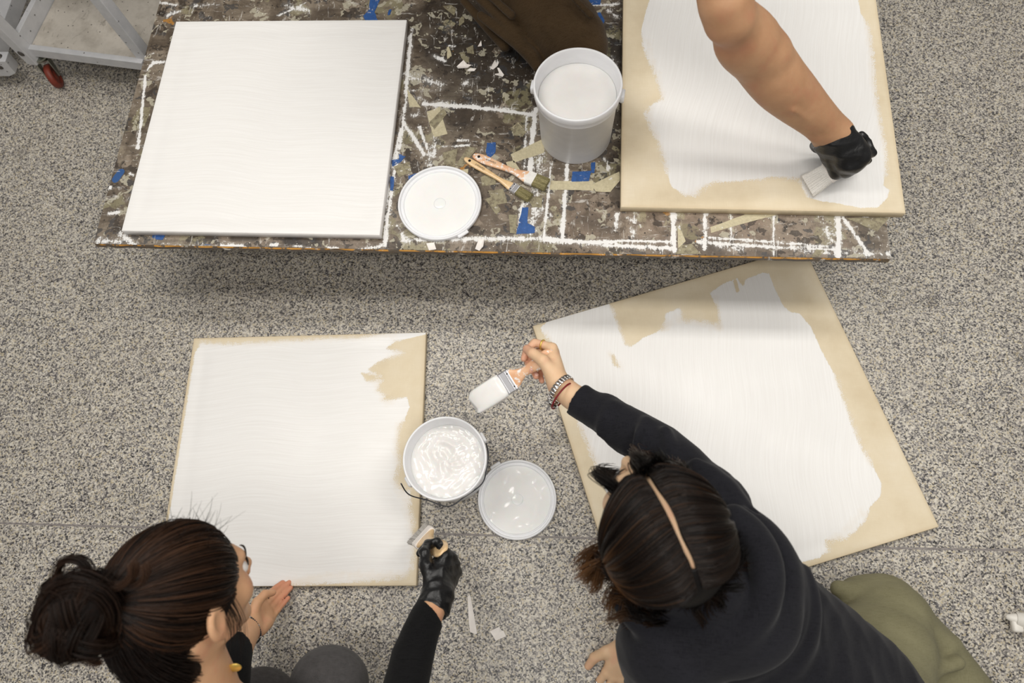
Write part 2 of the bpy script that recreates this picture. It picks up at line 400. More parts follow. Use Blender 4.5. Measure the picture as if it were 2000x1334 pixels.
col = t.ramp(n1, [(.28, srgb(46, 38, 31)), (.40, srgb(86, 75, 63)), (.50, srgb(112, 100, 86)), (.60, srgb(140, 128, 112)), (.72, srgb(74, 63, 52))])
col = t.mix(t.math('MULTIPLY', t.bw(n3, .45, .62), .35), col, srgb(70, 58, 46))
col = t.mix(t.math('MULTIPLY', t.attr('lite'), t.math('MULTIPLY', t.bw(n2, .3, .6), .6)), col, srgb(168, 148, 130))
col = t.mix(t.math('MULTIPLY', t.math('ADD', t.attr('dark'), 0), t.bw(t.math('ADD', n1, t.math('MULTIPLY', n2, .5)), .48, .70)), col, srgb(34, 28, 23))
cell = t.voro(t.mix(.05, v, t.noise(v, 20, 3, out='Color')), 17, out='Color'); cs = t.sep(cell)
msk = t.math('MULTIPLY', t.math('GREATER_THAN', cs[0], .80), t.bw(n2, .42, .5)); col = t.mix(t.math('MULTIPLY', msk, .7), col, t.ramp(cs[1], [(0, srgb(172, 164, 134)), (.5, srgb(126, 120, 90)), (.8, srgb(150, 136, 120))]))
cell2 = t.voro(t.mix(.1, v, t.noise(v, 30, 3, out='Color')), 45, out='Color'); cs2 = t.sep(cell2)
col = t.mix(t.math('MULTIPLY', t.math('GREATER_THAN', cs2[0], .78), .75), col, t.ramp(cs2[1], [(0, srgb(48, 40, 34)), (.4, srgb(60, 60, 62)), (.65, srgb(186, 180, 160)), (.985, srgb(186, 130, 50))], 'CONSTANT'))
sc = t.noise(t.obj((3, 3, 3), (0, 0, .6)), 60, 2, .5, dist=2.5); col = t.mix(t.math('MULTIPLY', t.bw(sc, .645, .67), .7), col, srgb(40, 34, 30))
sp = t.math('LESS_THAN', t.voro(v, 70), .11); col = t.mix(t.math('MULTIPLY', sp, t.bw(n1, .45, .55)), col, srgb(232, 228, 220))
sp = t.math('LESS_THAN', t.voro(t.obj(loc=(3, 1, 0)), 48), .12); col = t.mix(t.math('MULTIPLY', sp, .85), col, srgb(30, 26, 24))
col = t.mix(t.bw(t.math('ADD', t.attr('blue'), t.math('MULTIPLY', t.math('SUBTRACT', n2, .5), .6)), .5, .6), col, srgb(44, 84, 138))
fine = t.noise(t.obj((1, 1, 1), (0, 0, .3)), 190, 5, .7); wisp = t.noise(t.obj((260, 22, 1)), 1, 3, .6)
nn = t.math('ADD', t.math('MULTIPLY', t.math('SUBTRACT', fine, .5), 1.1), t.math('ADD', t.math('MULTIPLY', t.math('SUBTRACT', n2, .5), 1.3), t.math('MULTIPLY', t.math('SUBTRACT', wisp, .5), .7)))
nn = t.math('MULTIPLY', nn, t.math('SUBTRACT', 1.55, t.attr('white')))
wm = t.bw(t.math('ADD', t.attr('white'), nn), .54, .66)
wm = t.math('MULTIPLY', wm, t.bw(t.attr('white'), .12, .3))
rs = t.noise(t.obj((16, 60, 1), (0, 0, .15)), 1, 7, .72, dist=.8); rs2 = t.noise(t.obj((70, 14, 1), (0, 0, -.2)), 1, 7, .72, dist=.8)
col = t.mix(t.math('MULTIPLY', t.bw(t.math('MAXIMUM', rs, rs2), .60, .66), .7), col, srgb(214, 210, 204))
haze = t.math('MULTIPLY', t.bw(t.attr('white'), .1, .9), t.math('MULTIPLY', t.bw(n2, .35, .7), .55))
col = t.mix(haze, col, srgb(196, 192, 186))
col = t.mix(t.math('MULTIPLY', wm, .97), col, srgb(236, 235, 233))
M_top = t.fin(col, t.ramp(n2, [(.3, (.3, .3, .3, 1)), (.7, (.55, .55, .55, 1))]), t.bump(t.math('ADD', t.math('MULTIPLY', wm, .7), t.math('ADD', n2, t.math('MULTIPLY', fine, .3))), .45, .0014))
V = np.stack([X, Y, np.full(X.shape, TZ)], -1).reshape(-1, 3)
ii = np.arange(nx * ny).reshape(ny, nx); Q = np.stack([ii[:-1, :-1], ii[:-1, 1:], ii[1:, 1:], ii[1:, :-1]], -1).reshape(-1, 4)
me = meshnp('tabletop', V, Q)
for nm, ar in (('white', white), ('dark', dark), ('lite', lite), ('blue', blue)): setattr_f(me, nm, ar)
link('tabletop', me, M_top, table)
t = NT('worn_plywood_edge'); v = t.obj(); z = t.sep(v)[2]
n = t.noise(t.obj((9, 9, 60)), 3, 6, .7); zz = t.math('DIVIDE', t.math('SUBTRACT', z, 0), 1)
edge = t.ramp(t.math('ADD', t.math('MULTIPLY', t.math('SUBTRACT', n, .5), .8), t.math('MULTIPLY', t.math('SUBTRACT', z, TZ - .0115), 60)), [(.05, srgb(92, 84, 76)), (.2, srgb(78, 70, 62)), (.32, srgb(200, 140, 56)), (.6, srgb(218, 160, 74)), (.8, srgb(150, 106, 56))])
edge = t.mix(t.bw(t.noise(t.obj((1, 1, .2)), 26, 5, .7), .50, .56), edge, srgb(104, 92, 78)); edge = t.mix(t.bw(t.noise(v, 40, 5, .7), .58, .66), edge, srgb(222, 218, 210))
M_edge = t.fin(edge, .6, t.bump(t.noise(v, 90, 5), .5, .002))
eb = MB(); k = .004
def edge_ring(z, ins):  # slightly chipped outline all round
    pts = []; rg = random.Random(5)
    for (a, b) in (((TX0, TY0), (TX1, TY0)), ((TX1, TY0), (TX1, TY1)), ((TX1, TY1), (TX0, TY1)), ((TX0, TY1), (TX0, TY0))):
        for s in np.linspace(0, 1, 90, endpoint=False):
            x = a[0] + (b[0] - a[0]) * s; y = a[1] + (b[1] - a[1]) * s; j = rg.uniform(0, .0022) + (.004 if rg.random() < .05 else 0)
            cx = min(max(x, TX0 + ins + j), TX1 - ins - j); cy = min(max(y, TY0 + ins + j), TY1 - ins - j)
            if s == 0: cx += .006 * (1 if cx < 0 else -1); cy += .006 * (1 if cy < 1 else -1)
            pts.append((cx, cy, z))
    return pts
eb.loft([edge_ring(TZ - .021, .002), edge_ring(TZ - .019, 0), edge_ring(TZ - .0045, 0), edge_ring(TZ - .0002, .005), edge_ring(TZ - .0002, .007)], cap=False)
o = eb.build('edge_band', M_edge, table); tag(o, 'grey worn plywood edge with orange wood showing along the rim')
M_wood = simple('raw_wood', (120, 104, 84), .6, .15, 20, .2)
bt = MB(); bt.box(((TX0 + TX1) / 2, (TY0 + TY1) / 2, TZ - .014), (TX1 - TX0 - .006, TY1 - TY0 - .006, .014)); bt.build('underside', M_wood, table)
for sy in (TY0 + .22, TY1 - .22):
    b = MB(); b.box(((TX0 + TX1) / 2, sy, TZ - .061), (TX1 - TX0 - .6, .045, .08)); b.build('apron', M_wood, table, bevel=.003)
for sx in (TX0 + .32, TX1 - .32):
    b = MB(); b.box((sx, (TY0 + TY1) / 2, TZ - .061), (.045, TY1 - TY0 - .5, .08)); b.build('apron', M_wood, table, bevel=.003)
    for sy in (TY0 + .22, TY1 - .22):
        b = MB(); b.box((sx, sy, (TZ - .021) / 2), (.07, .07, TZ - .021)); b.build('leg', M_wood, table, bevel=.004)
# tape scraps stuck on the top
def crop(ox, oy, s): return lambda pts: [(ox + x / s, oy + y / s) for x, y in pts]
c2, c3, c5, c4 = crop(700, 60, 2.9), crop(850, 0, 5.0), crop(700, 0, 5.13), crop(1200, 400, 3.448)
def tapemat(name, rgb, dirt):
    t = NT(name); v = t.obj(); n = t.noise(v, 45, 5, .7)
    c = t.mix(t.math('MULTIPLY', t.bw(t.noise(v, 70, 6, .75), .46, .6), .7 if name.endswith('aged') else .35), t.ramp(t.noise(v, 160, 3), [(.3, tuple(q * .85 for q in srgb(*rgb)[:3])), (.7, srgb(*rgb))]), srgb(*dirt)); c = t.mix(t.bw(t.noise(t.obj(loc=(2, 5, 0)), 55, 6, .8), .60, .66), c, srgb(228, 225, 220))
    return t.fin(c, .5, t.bump(t.noise(t.obj((300, 60, 1), (0, 0, .5)), 1, 2), .3, .0006))
M_beige = tapemat('masking_tape_cream', (206, 196, 164), (168, 158, 128)); M_olive = tapemat('masking_tape_aged', (158, 150, 122), (96, 84, 68)); M_blue = tapemat('masking_tape_blue', (46, 92, 158), (28, 52, 96))
tapes = [(M_beige, c2([(862, 700), (1045, 612), (1052, 690), (880, 748)])), (M_beige, c2([(388, 458), (462, 430), (478, 500), (505, 585), (430, 602), (400, 520)])), (M_olive, c2([(400, 520), (430, 560), (500, 470), (480, 440)])),
         (M_olive, c2([(718, 955), (752, 938), (806, 1015), (782, 1042)])), (M_beige, c2([(1088, 850), (1330, 850), (1332, 906), (1083, 900)])), (M_beige, c2([(1322, 872), (1478, 798), (1480, 850), (1428, 912), (1345, 910)])),
         (M_olive, c2([(620, 655), (675, 665), (590, 772), (552, 760)])), (M_olive, c2([(850, 1040), (900, 1042), (895, 1150), (858, 1146)])), (M_beige, c2([(835, 745), (880, 735), (925, 800), (900, 830), (860, 800)])), (M_olive, c2([(872, 560), (900, 522), (950, 570), (932, 600), (880, 592)])),
         (M_olive, c2([(478, 690), (560, 668), (548, 770), (486, 758)])), (M_beige, c2([(560, 792), (622, 782), (618, 832), (585, 815)])), (M_olive, c2([(735, 905), (820, 895), (845, 975), (770, 990)])), (M_olive, c2([(690, 830), (770, 800), (780, 870), (700, 880)])), (M_olive, c2([(200, 770), (290, 740), (300, 800), (230, 830)])),
         (M_olive, c2([(960, 950), (1040, 930), (1040, 1000), (985, 1000)])), (M_beige, c2([(275, 330), (330, 400), (355, 435), (290, 430)])), (M_beige, c4([(645, 150), (880, 65), (1095, 66), (650, 190)])), (M_beige, c4([(425, 150), (455, 180), (480, 245), (430, 292)])), (M_olive, c4([(1360, 300), (1420, 310), (1380, 350), (1325, 352)])),
         (M_olive, c4([(1560, 90), (1850, 86), (1770, 180), (1700, 150)])), (M_olive, c4([(410, 330), (450, 270), (520, 262), (585, 330)])), (M_beige, c5([(885, 480), (905, 462), (935, 560), (890, 590)])), (M_olive, c5([(1080, 480), (1150, 450), (1160, 540), (1090, 530)])), (M_beige, c5([(1545, 1280), (1600, 1225), (1650, 1290), (1600, 1330)])),
         (M_olive, c5([(845, 60), (930, 50), (975, 80), (960, 155), (900, 110)])), (M_olive, c5([(1035, 165), (1055, 165), (1060, 220), (1010, 260), (1005, 215)])),
         (M_blue, c2([(728, 635), (778, 632), (775, 690), (735, 728), (722, 690)])), (M_blue, c2([(928, 1000), (963, 1000), (958, 1090), (1000, 1112), (998, 1145), (890, 1152), (905, 1108)])), (M_blue, c2([(1212, 798), (1322, 793), (1305, 852), (1206, 855)])), (M_blue, c2([(1318, 748), (1342, 743), (1335, 806), (1320, 806)])),
         (M_blue, c2([(232, 698), (267, 712), (235, 746), (192, 768), (190, 732), (228, 728)])), (M_blue, c2([(182, 825), (202, 828), (196, 905), (178, 905)])), (M_blue, c2([(282, 822), (332, 806), (325, 836), (284, 852)])), (M_blue, c5([(120, -20), (225, -20), (160, 120), (197, 205), (70, 205), (48, 160), (102, 100)])),
         (M_blue, c5([(305, 100), (330, 95), (320, 140), (295, 150)])), (M_blue, c3([(1480, -20), (1625, -20), (1612, 45), (1495, 52)])), (M_blue, c3([(1555, 130), (1612, 118), (1655, 200), (1637, 240), (1590, 200)])), (M_blue, [(303, 459), (322, 460), (318, 468), (305, 468)])]
for i, (m, pl) in enumerate(tapes):
    z = TZ + .0006 + .00025 * (i % 4); q = [P(a, b, z) for a, b in pl]; b = MB(); rg = random.Random(i)
    qq = []
    for k_ in range(len(q)):
        a_, b_ = q[k_], q[(k_ + 1) % len(q)]
        for s in (0, .33, .66):
            p = a_ + (b_ - a_) * s; j = 0 if s == 0 else .0012
            qq.append((p[0] + rg.uniform(-j, j), p[1] + rg.uniform(-j, j), z))
    b.loft([[(x, y, TZ - .0002) for x, y, _ in qq], qq]); o = b.build('tape_scrap', m, table)
    tag(o, {'masking_tape_blue': 'blue masking tape scrap', 'masking_tape_cream': 'cream masking tape scrap', 'masking_tape_aged': 'aged olive-tan tape scrap'}[m.name])

# dried paint chips lying on the table, paper scraps on the floor
M_chip = simple('dried_white_paint', (238, 232, 226), .4, .04, 40, .2)
def flake(poly, z, thick, curl, name, label, cat, group=None):
    q = np.array([P(a, b, z) for a, b in poly]); c = q.mean(0); V = []; F = []; n = len(q)
    rings = []
    for f_, zz in ((0, 0), (.5, .3), (1, 1)):
        rings.append([tuple(c + (p - c) * f_ + np.array([0, 0, zz * curl * (1 if i % 3 else .2)])) for i, p in enumerate(q)])
    b = MB(); nn_ = n
    V = [tuple(c + [0, 0, thick])] + [tuple(np.array(p) + [0, 0, thick]) for r in rings[1:] for p in r] + [tuple(c)] + [p for r in rings[1:] for p in r]
    off = 1 + 2 * n
    for base, fl_ in ((0, False), (off, True)):
        for i in range(n):
            j = (i + 1) % n; tri = (base, base + 1 + i, base + 1 + j); qd = (base + 1 + i, base + 1 + n + i, base + 1 + n + j, base + 1 + j)
            F += [tri[::-1] if fl_ else tri, qd[::-1] if fl_ else qd]
    for i in range(n):
        j = (i + 1) % n; F.append((1 + n + i, off + 1 + n + i, off + 1 + n + j, 1 + n + j))
    b.add(V, F); o = b.build(name, M_chip); return tag(o, label, cat, group)
flake(c5([(985, 670), (1055, 617), (1090, 655), (1135, 655), (1095, 695), (1000, 700)]), TZ + .002, .0008, .006, 'paint_chip', 'largest curled white paint chip on the table beside the brown trouser leg', 'paint chip')
flake(c5([(1088, 705), (1120, 690), (1182, 692), (1160, 715), (1110, 722)]), TZ + .002, .0008, .002, 'paint_chip', 'thin white paint chip tucked against the largest chip', 'paint chip')
flake(c5([(1195, 470), (1232, 415), (1238, 470), (1215, 468)]), TZ + .002, .0008, .004, 'paint_chip', 'small pointed triangular white paint chip nearest the brown trouser fold', 'paint chip')
flake(c5([(1390, 680), (1410, 685), (1460, 755), (1445, 772), (1365, 752), (1372, 745), (1425, 750)]), TZ + .002, .0008, .002, 'paint_chip', 'white V-shaped curl of dried paint between trousers and bucket', 'paint chip')
flake(c5([(1325, 690), (1345, 650), (1372, 605), (1380, 640), (1410, 632), (1395, 668), (1350, 700)]), TZ + .002, .0008, .003, 'paint_chip', 'crumpled ragged white paint chip just above the V-shaped curl', 'paint chip')
flake(c2([(385, 1205), (430, 1202), (442, 1240), (400, 1245)]), TZ + .002, .0008, .002, 'paint_chip', 'squarish white paint chip below the round lid at the front table edge', 'paint chip')
flake(c2([(680, 1185), (715, 1180), (708, 1225), (685, 1248), (662, 1240)]), TZ + .002, .0008, .004, 'paint_chip', 'folded white paint chip right of the round lid at the front table edge', 'paint chip')
c7 = crop(740, 1000, 3.993)
flake(c7([(692, 660), (708, 645), (716, 660), (742, 800), (768, 948), (752, 953), (710, 935), (700, 830)]), .0012, .0006, .002, 'paper_scrap', 'long thin white paper sliver on the floor right of the black sleeve', 'paper scrap')
flake(c7([(865, 930), (940, 893), (955, 920), (975, 928), (992, 968), (912, 1004), (895, 975)]), .0012, .0006, .003, 'paper_scrap', 'small four-sided white paper scrap on the floor beside the long sliver', 'paper scrap')

# ================================================================== CANVASES
def linen(name):
    t = NT(name); v = t.obj()
    w1 = t.noise(t.obj((1200, 30, 1)), 1, 2); w2 = t.noise(t.obj((30, 1200, 1)), 1, 2); weave = t.math('ADD', w1, w2)
    raw = t.ramp(t.noise(v, 6, 5, .6), [(.3, srgb(222, 206, 176)), (.5, srgb(232, 218, 190)), (.7, srgb(238, 226, 202))])
    raw = t.mix(t.math('MULTIPLY', t.bw(weave, .85, 1.15), .10), raw, srgb(196, 176, 142))
    raw = t.mix(t.math('MULTIPLY', t.math('LESS_THAN', t.voro(v, 34), .022), .7), raw, srgb(120, 96, 66))
    raw = t.mix(t.math('MULTIPLY', t.attr('edge'), .35), raw, srgb(196, 170, 128))
    sv = t.new('ShaderNodeVectorMath', operation='MULTIPLY_ADD'); uvn = t.attr('stroke', 'Vector')
    streak = t.new('ShaderNodeTexNoise'); t.put(streak.inputs['Vector'], uvn); streak.inputs['Scale'].default_value = 1; streak.inputs['Detail'].default_value = 6; streak.inputs['Roughness'].default_value = .62
    fine = t.noise(v, 420, 3, .7); mid = t.noise(v, 55, 5, .65); sk = streak.outputs['Fac']
    nn = t.math('ADD', t.math('MULTIPLY', t.math('SUBTRACT', fine, .5), t.math('ADD', .5, t.math('MULTIPLY', t.attr('dry'), 3.2))), t.math('ADD', t.math('MULTIPLY', t.math('SUBTRACT', mid, .5), t.math('ADD', .35, t.math('MULTIPLY', t.attr('dry'), 1.4))), t.math('MULTIPLY', t.math('SUBTRACT', sk, .5), .55)))
    m = t.bw(t.math('ADD', t.attr('paint'), nn), .47, .56)
    thin = t.math('MULTIPLY', t.bw(t.math('ADD', t.attr('dry'), t.math('SUBTRACT', mid, .5)), .3, 1.0), .38)
    wc = t.ramp(sk, [(.3, srgb(238, 236, 233)), (.7, srgb(246, 245, 243))]); wc = t.mix(thin, wc, srgb(232, 216, 192))
    col = t.mix(m, raw, wc)
    rough = t.mix(m, (.85, .85, .85, 1), t.ramp(t.noise(v, 3, 3), [(.35, (.30, .3, .3, 1)), (.65, (.5, .5, .5, 1))]))
    hgt = t.math('ADD', t.math('MULTIPLY', m, .5), t.math('ADD', t.math('MULTIPLY', sk, t.math('MULTIPLY', m, .9)), t.math('MULTIPLY', fine, .12)))
    return t.fin(col, rough, t.bump(hgt, .33, .0012))
M_linen = linen('primed_linen')
M_bar = simple('pine_stretcher', (200, 170, 122), .6, .12, 15, .1)
M_wside = simple('painted_canvas_side', (232, 229, 226), .5, .05, 40, .15)
M_rside = simple('raw_canvas_side', (206, 190, 160), .8, .08, 40, .15)
def canvas(cx, cy, ztop, size, ang, thick, label, paint, dry, sdir, side, n=170, holes=(), lift=0):
    """paint: list of outlines in photo pixels on the face; dry: (polyline, px width, amount)"""
    o0 = empty('stretched_canvas', (cx, cy, ztop - thick), label, 'canvas')
    c, s = math.cos(ang), math.sin(ang); T = lambda x, y: (cx + c * x - s * y, cy + s * x + c * y)
    g = np.linspace(-size / 2 + .0015, size / 2 - .0015, n); U, W_ = np.meshgrid(g, g); Xc, Yc = cx + c * U - s * W_, cy + s * U + c * W_
    e = np.minimum(size / 2 - np.abs(U), size / 2 - np.abs(W_))
    Z = ztop - .0016 * np.exp(-(e / .004)) - .0012 * np.exp(-((e - .045) / .02) ** 2)
    pt = np.full(Xc.shape, -1e9)
    for pl in paint: pt = np.maximum(pt, sdpoly(Xc, Yc, [P(a, b, ztop)[:2] for a, b in pl]))
    for pl in holes: pt = np.minimum(pt, -sdpoly(Xc, Yc, [P(a, b, ztop)[:2] for a, b in pl]))
    dr = np.zeros(Xc.shape)
    for ln, w, am in dry:
        q = [P(a, b, ztop)[:2] for a, b in ln]; r = RP(P(*ln[0], ztop), w); d = sdline(Xc, Yc, q); dr = np.maximum(dr, np.clip(1 - d / r, 0, 1) * am)
    sd = np.clip(pt / .016 * (1 - .5 * np.clip(dr, 0, 1)) + .5, 0, 1.25)
    sd = np.where(pt > .01, sd + .2, sd)
    V = np.stack([Xc, Yc, Z], -1).reshape(-1, 3); ii = np.arange(n * n).reshape(n, n)
    me = meshnp('canvas_face', V, np.stack([ii[:-1, :-1], ii[:-1, 1:], ii[1:, 1:], ii[1:, :-1]], -1).reshape(-1, 4))
    setattr_f(me, 'paint', sd); setattr_f(me, 'dry', dr * (np.clip(1 - np.abs(pt) / .06, .0, 1) if True else 1)); setattr_f(me, 'edge', np.clip(1 - e / .012, 0, 1))
    a = me.attributes.new('stroke', 'FLOAT_VECTOR', 'POINT'); ca, sa = math.cos(sdir), math.sin(sdir)
    A = U * ca + W_ * sa; Bq = -U * sa + W_ * ca; wob = .012 * np.sin(A * 7) + .006 * np.sin(A * 19 + 1)
    a.data.foreach_set('vector', np.stack([A * 5, (Bq + wob) * 210, np.zeros_like(A)], -1).astype(np.float32).ravel())
    link('canvas_face', me, M_linen, o0, True)
    rg = []; h = size / 2; k = .002
    for zz, ins in ((ztop - thick, .001), (ztop - thick + .001, 0), (ztop - .003, 0), (ztop - .0016, .0015)):
        X_ = h - ins; rg.append([(*T(a_, b_), zz) for a_, b_ in ((-X_ + k, -X_), (X_ - k, -X_), (X_, -X_ + k), (X_, X_ - k), (X_ - k, X_), (-X_ + k, X_), (-X_, X_ - k), (-X_, -X_ + k))])
    MB().loft(rg, cap=False).build('canvas_side', side, o0, True)
    for (a_, b_, w_, d_) in ((0, h - .025, size - .006, .042), (0, -h + .025, size - .006, .042), (h - .025, 0, .042, size - .092), (-h + .025, 0, .042, size - .092)):
        b = MB(); Tm = Matrix.Translation((cx, cy, 0)) @ Matrix.Rotation(ang, 4, 'Z'); b.box((a_, b_, ztop - thick / 2 - .003), (w_, d_, thick - .008), Tm); b.build('stretcher_bar', M_bar, o0)
    return o0
BIG = [(-400, -300), (1300, -300), (1300, 900), (-400, 900)]
canvas(-.908, 1.270, .380, .762, .0009, .024, 'stretched canvas fully painted white, lying on the left of the table', [BIG], [], 0, M_wside)
canvas(.527, 1.367, .380, .762, -.008, .024, 'stretched canvas on the right of the table, half painted under the gloved hand with brush',
       [[(1272, -80), (1268, 0), (1253, 55), (1254, 90), (1272, 130), (1285, 165), (1294, 193), (1275, 202), (1258, 222), (1268, 250), (1288, 285), (1298, 325), (1312, 365), (1338, 382), (1358, 384), (1380, 362), (1400, 356), (1470, 352), (1510, 345), (1560, 350), (1578, 385), (1600, 392), (1640, 398), (1680, 406), (1715, 405), (1735, 385), (1738, 370), (1725, 362), (1733, 330), (1732, 290), (1720, 235), (1712, 180), (1708, 120), (1700, 60), (1682, 25), (1674, -10), (1668, -80)]],
       [([(1268, 80), (1290, 190)], 26, .8), ([(1265, 215), (1300, 330)], 22, .9), ([(1360, 375), (1560, 352)], 22, 1.0), ([(1695, 40), (1705, 160), (1722, 250), (1734, 340)], 16, .9), ([(1340, 380), (1400, 358)], 22, .8), ([(1575, 340), (1575, 380)], 14, .6)], 1.45, M_rside)
canvas(-.807, .326, .024, .768, .0565, .022, 'nearly all-white canvas on the floor in front of the person with the bun',
       [[(300, 1200), (380, 690), (392, 668), (440, 672), (560, 665), (640, 660), (700, 658), (830, 635), (835, 652), (770, 668), (755, 680), (790, 690), (740, 706), (720, 722), (745, 735), (705, 728), (715, 745), (748, 742), (735, 762), (755, 772), (745, 782), (795, 775), (800, 795), (792, 815), (780, 840), (776, 880), (782, 905), (772, 935), (778, 948), (800, 960), (806, 1010), (810, 1075), (806, 1110), (790, 1128), (745, 1135), (660, 1140), (600, 1142), (570, 1146), (560, 1180)]],
       [([(375, 665), (480, 668), (640, 660), (770, 655)], 22, .9), ([(780, 690), (735, 735), (760, 780)], 34, .9), ([(778, 830), (775, 950)], 24, 1.0), ([(785, 960), (806, 1030)], 30, 1.1), ([(812, 1050), (800, 1120)], 26, 1), ([(560, 1140), (650, 1120), (790, 1125)], 26, 1.2), ([(378, 700), (340, 900)], 6, .4)], .05, M_rside)
canvas(.476, .480, .024, .914, .3326, .022, 'largest canvas, askew on the floor with tan borders, under the outstretched black sleeve',
       [[(1078, 618), (1192, 592), (1205, 628), (1220, 672), (1232, 678), (1256, 660), (1295, 642), (1300, 612), (1328, 601), (1340, 632), (1352, 622), (1395, 630), (1408, 642), (1400, 600), (1386, 572), (1410, 555), (1432, 546), (1440, 542), (1452, 560), (1456, 545), (1490, 532), (1502, 534), (1512, 560), (1530, 598), (1545, 610), (1562, 612), (1585, 640), (1602, 680), (1632, 735), (1655, 800), (1680, 870), (1702, 905), (1722, 945), (1720, 968), (1700, 990), (1690, 1020), (1655, 1052), (1612, 1055), (1620, 1075), (1600, 1090), (1575, 1096), (1500, 1110), (1300, 1130), (1220, 1100), (1195, 990), (1160, 900), (1130, 830), (1108, 760), (1090, 690), (1062, 655), (1055, 640)]],
       [([(1135, 830), (1170, 920)], 26, .9), ([(1300, 640), (1335, 620), (1400, 640)], 26, 1.0), ([(1640, 740), (1700, 900)], 20, 1.0), ([(1680, 1000), (1620, 1070)], 26, .9), ([(1068, 650), (1100, 720)], 14, .9), ([(1196, 600), (1225, 670)], 12, .9), ([(1400, 580), (1410, 640)], 12, .8), ([(1190, 690), (1215, 720)], 16, .7)], 1.25, M_rside,
       holes=[[(1432, 548), (1438, 545), (1444, 568), (1438, 572)], [(1192, 692), (1198, 694), (1208, 716), (1200, 714)]], n=200)

# ================================================================== PAILS AND LIDS
t = NT('translucent_white_plastic'); M_pail = t.fin(t.ramp(t.noise(t.obj((4, 4, 12)), 6, 4), [(.3, srgb(236, 237, 240)), (.7, srgb(242, 243, 246))]), .38, Subsurface_Weight=.25, Subsurface_Radius=(.02, .02, .022), Subsurface_Scale=.3)
M_wire = simple('galvanised_wire', (84, 86, 92), .35, .1, 60, Metallic=.9)
def wetpaint(name, lo=(246, 245, 243), hi=(250, 249, 247), rough=.24):
    t = NT(name); return t.fin(t.ramp(t.noise(t.obj(), 14, 3), [(.3, srgb(*lo)), (.7, srgb(*hi))]), rough, t.bump(t.noise(t.obj(), 60, 3), .15, .002), Subsurface_Weight=.15, Subsurface_Scale=.02)
M_wet = wetpaint('wet_white_paint', rough=.13); M_wetp = wetpaint('bucket_white_paint', (228, 226, 223), (234, 232, 230), .13)
def polar(cx, cy, z0, r, fn, nr=60, na=160):
    rr = np.linspace(0, r, nr + 1)[1:]; aa = np.linspace(0, 2 * np.pi, na, endpoint=False); R_, A_ = np.meshgrid(rr, aa, indexing='ij')
    x, y = R_ * np.cos(A_), R_ * np.sin(A_); z = fn(x, y, R_ / r)
    V = np.concatenate([[[cx, cy, z0 + float(fn(np.array([0.]), np.array([0.]), np.array([0.]))[0])]], np.stack([cx + x, cy + y, z0 + z], -1).reshape(-1, 3)])
    i = np.arange(nr * na).reshape(nr, na) + 1; j = np.roll(i, -1, 1)
    Q = np.stack([i[:-1], i[1:], j[1:], j[:-1]], -1).reshape(-1, 4)
    F = [tuple(q) for q in Q.tolist()] + [(0, int(a), int(b)) for a, b in zip(i[0], j[0])]
    return mesh('paint', V, F)
def pail(cx, cy, z0, h, rt, rb, level, label, fn, lug_ang, wire):
    p = empty('paint_bucket', (cx, cy, z0), label, 'bucket')
    prof = [(0, .006), (rb - .006, .006), (rb - .004, 0), (rb - .001, 0), (rb, .003), (rt - .009, h - .042), (rt - .004, h - .041), (rt - .003, h - .038), (rt - .0035, h - .024), (rt - .001, h - .022), (rt, h - .02), (rt, h - .004), (rt - .001, h - .001), (rt - .003, h), (rt - .0055, h - .001), (rt - .0065, h - .004), (rt - .012, h - .03), (rb - .004, .009), (0, .009)]
    MB().lathe(prof, 96, (cx, cy, z0), close=True).build('body', M_pail, p, True)
    me = polar(cx, cy, z0 + level, rt - .0125 - (h - .03 - level) * .05, fn); link('paint', me, M_wetp, p, True)
    for a in (lug_ang, lug_ang + math.pi):
        d = Vector((math.cos(a), math.sin(a), 0)); T = Matrix.Translation((cx, cy, z0 + h - .033)) @ Matrix.Rotation(a, 4, 'Z')
        MB().box((rt + .002, 0, 0), (.012, .03, .026), T, b=.003).build('handle_lug', M_pail, p, True)
    MB().tube(spline(wire, 8), .0019, 8).build('wire_handle', M_wire, p, True)
    return p
def swirl(x, y, r):
    a = np.arctan2(y, x); k = np.sin(a * 2 + r * 9 + 1.5 * np.sin(x * 60) + .7 * np.sin(y * 90 + 2)) * .0022 + np.sin(a * 5 - r * 16 + 2 * np.sin(y * 45)) * .0013 + np.sin(x * 170 + 3 * np.sin(y * 50)) * .0009
    return 1.6 * k * np.clip(1.1 - r, 0, 1) ** .5 * np.clip(r * 5, 0.2, 1)
def calm(x, y, r): return .0006 * np.sin(x * 40 + 1) * np.sin(y * 55) + .0012 * np.exp(-((x - .01) ** 2 + (y + .01) ** 2) / .0002)
c1x, c1y, b1 = .0135, 1.2445, TZ + .0008
w1 = [(c1x + .122 * math.cos(a), c1y + .122 * math.sin(a), b1 + .187 - .09 * math.sin(math.pi * s)) for s in np.linspace(0, 1, 9) for a in [-.12 + math.pi * s * .98]]
pail(c1x, c1y, b1, .222, .1185, .103, .175, 'tall white plastic bucket of white paint standing on the table', calm, -.12, w1)
c2x, c2y = -.322, .303; a0 = math.atan2(*(P(783, 940, .17) - P(942, 846, .17))[[1, 0]]); L1 = P(783, 942, .165); L2 = P(943, 846, .165)
w2 = [P(783, 944, .165), P(799, 966, .14), P(835, 977, .115), P(876, 989, .10), P(905, 972, .10), P(941, 945, .105), P(950, 915, .12), P(953, 880, .14), P(941, 847, .165)]
pail(c2x, c2y,   .001, .2, .117, .099, .15, 'white plastic bucket with stirred white paint and wire handle, standing on the floor', swirl, a0, w2)
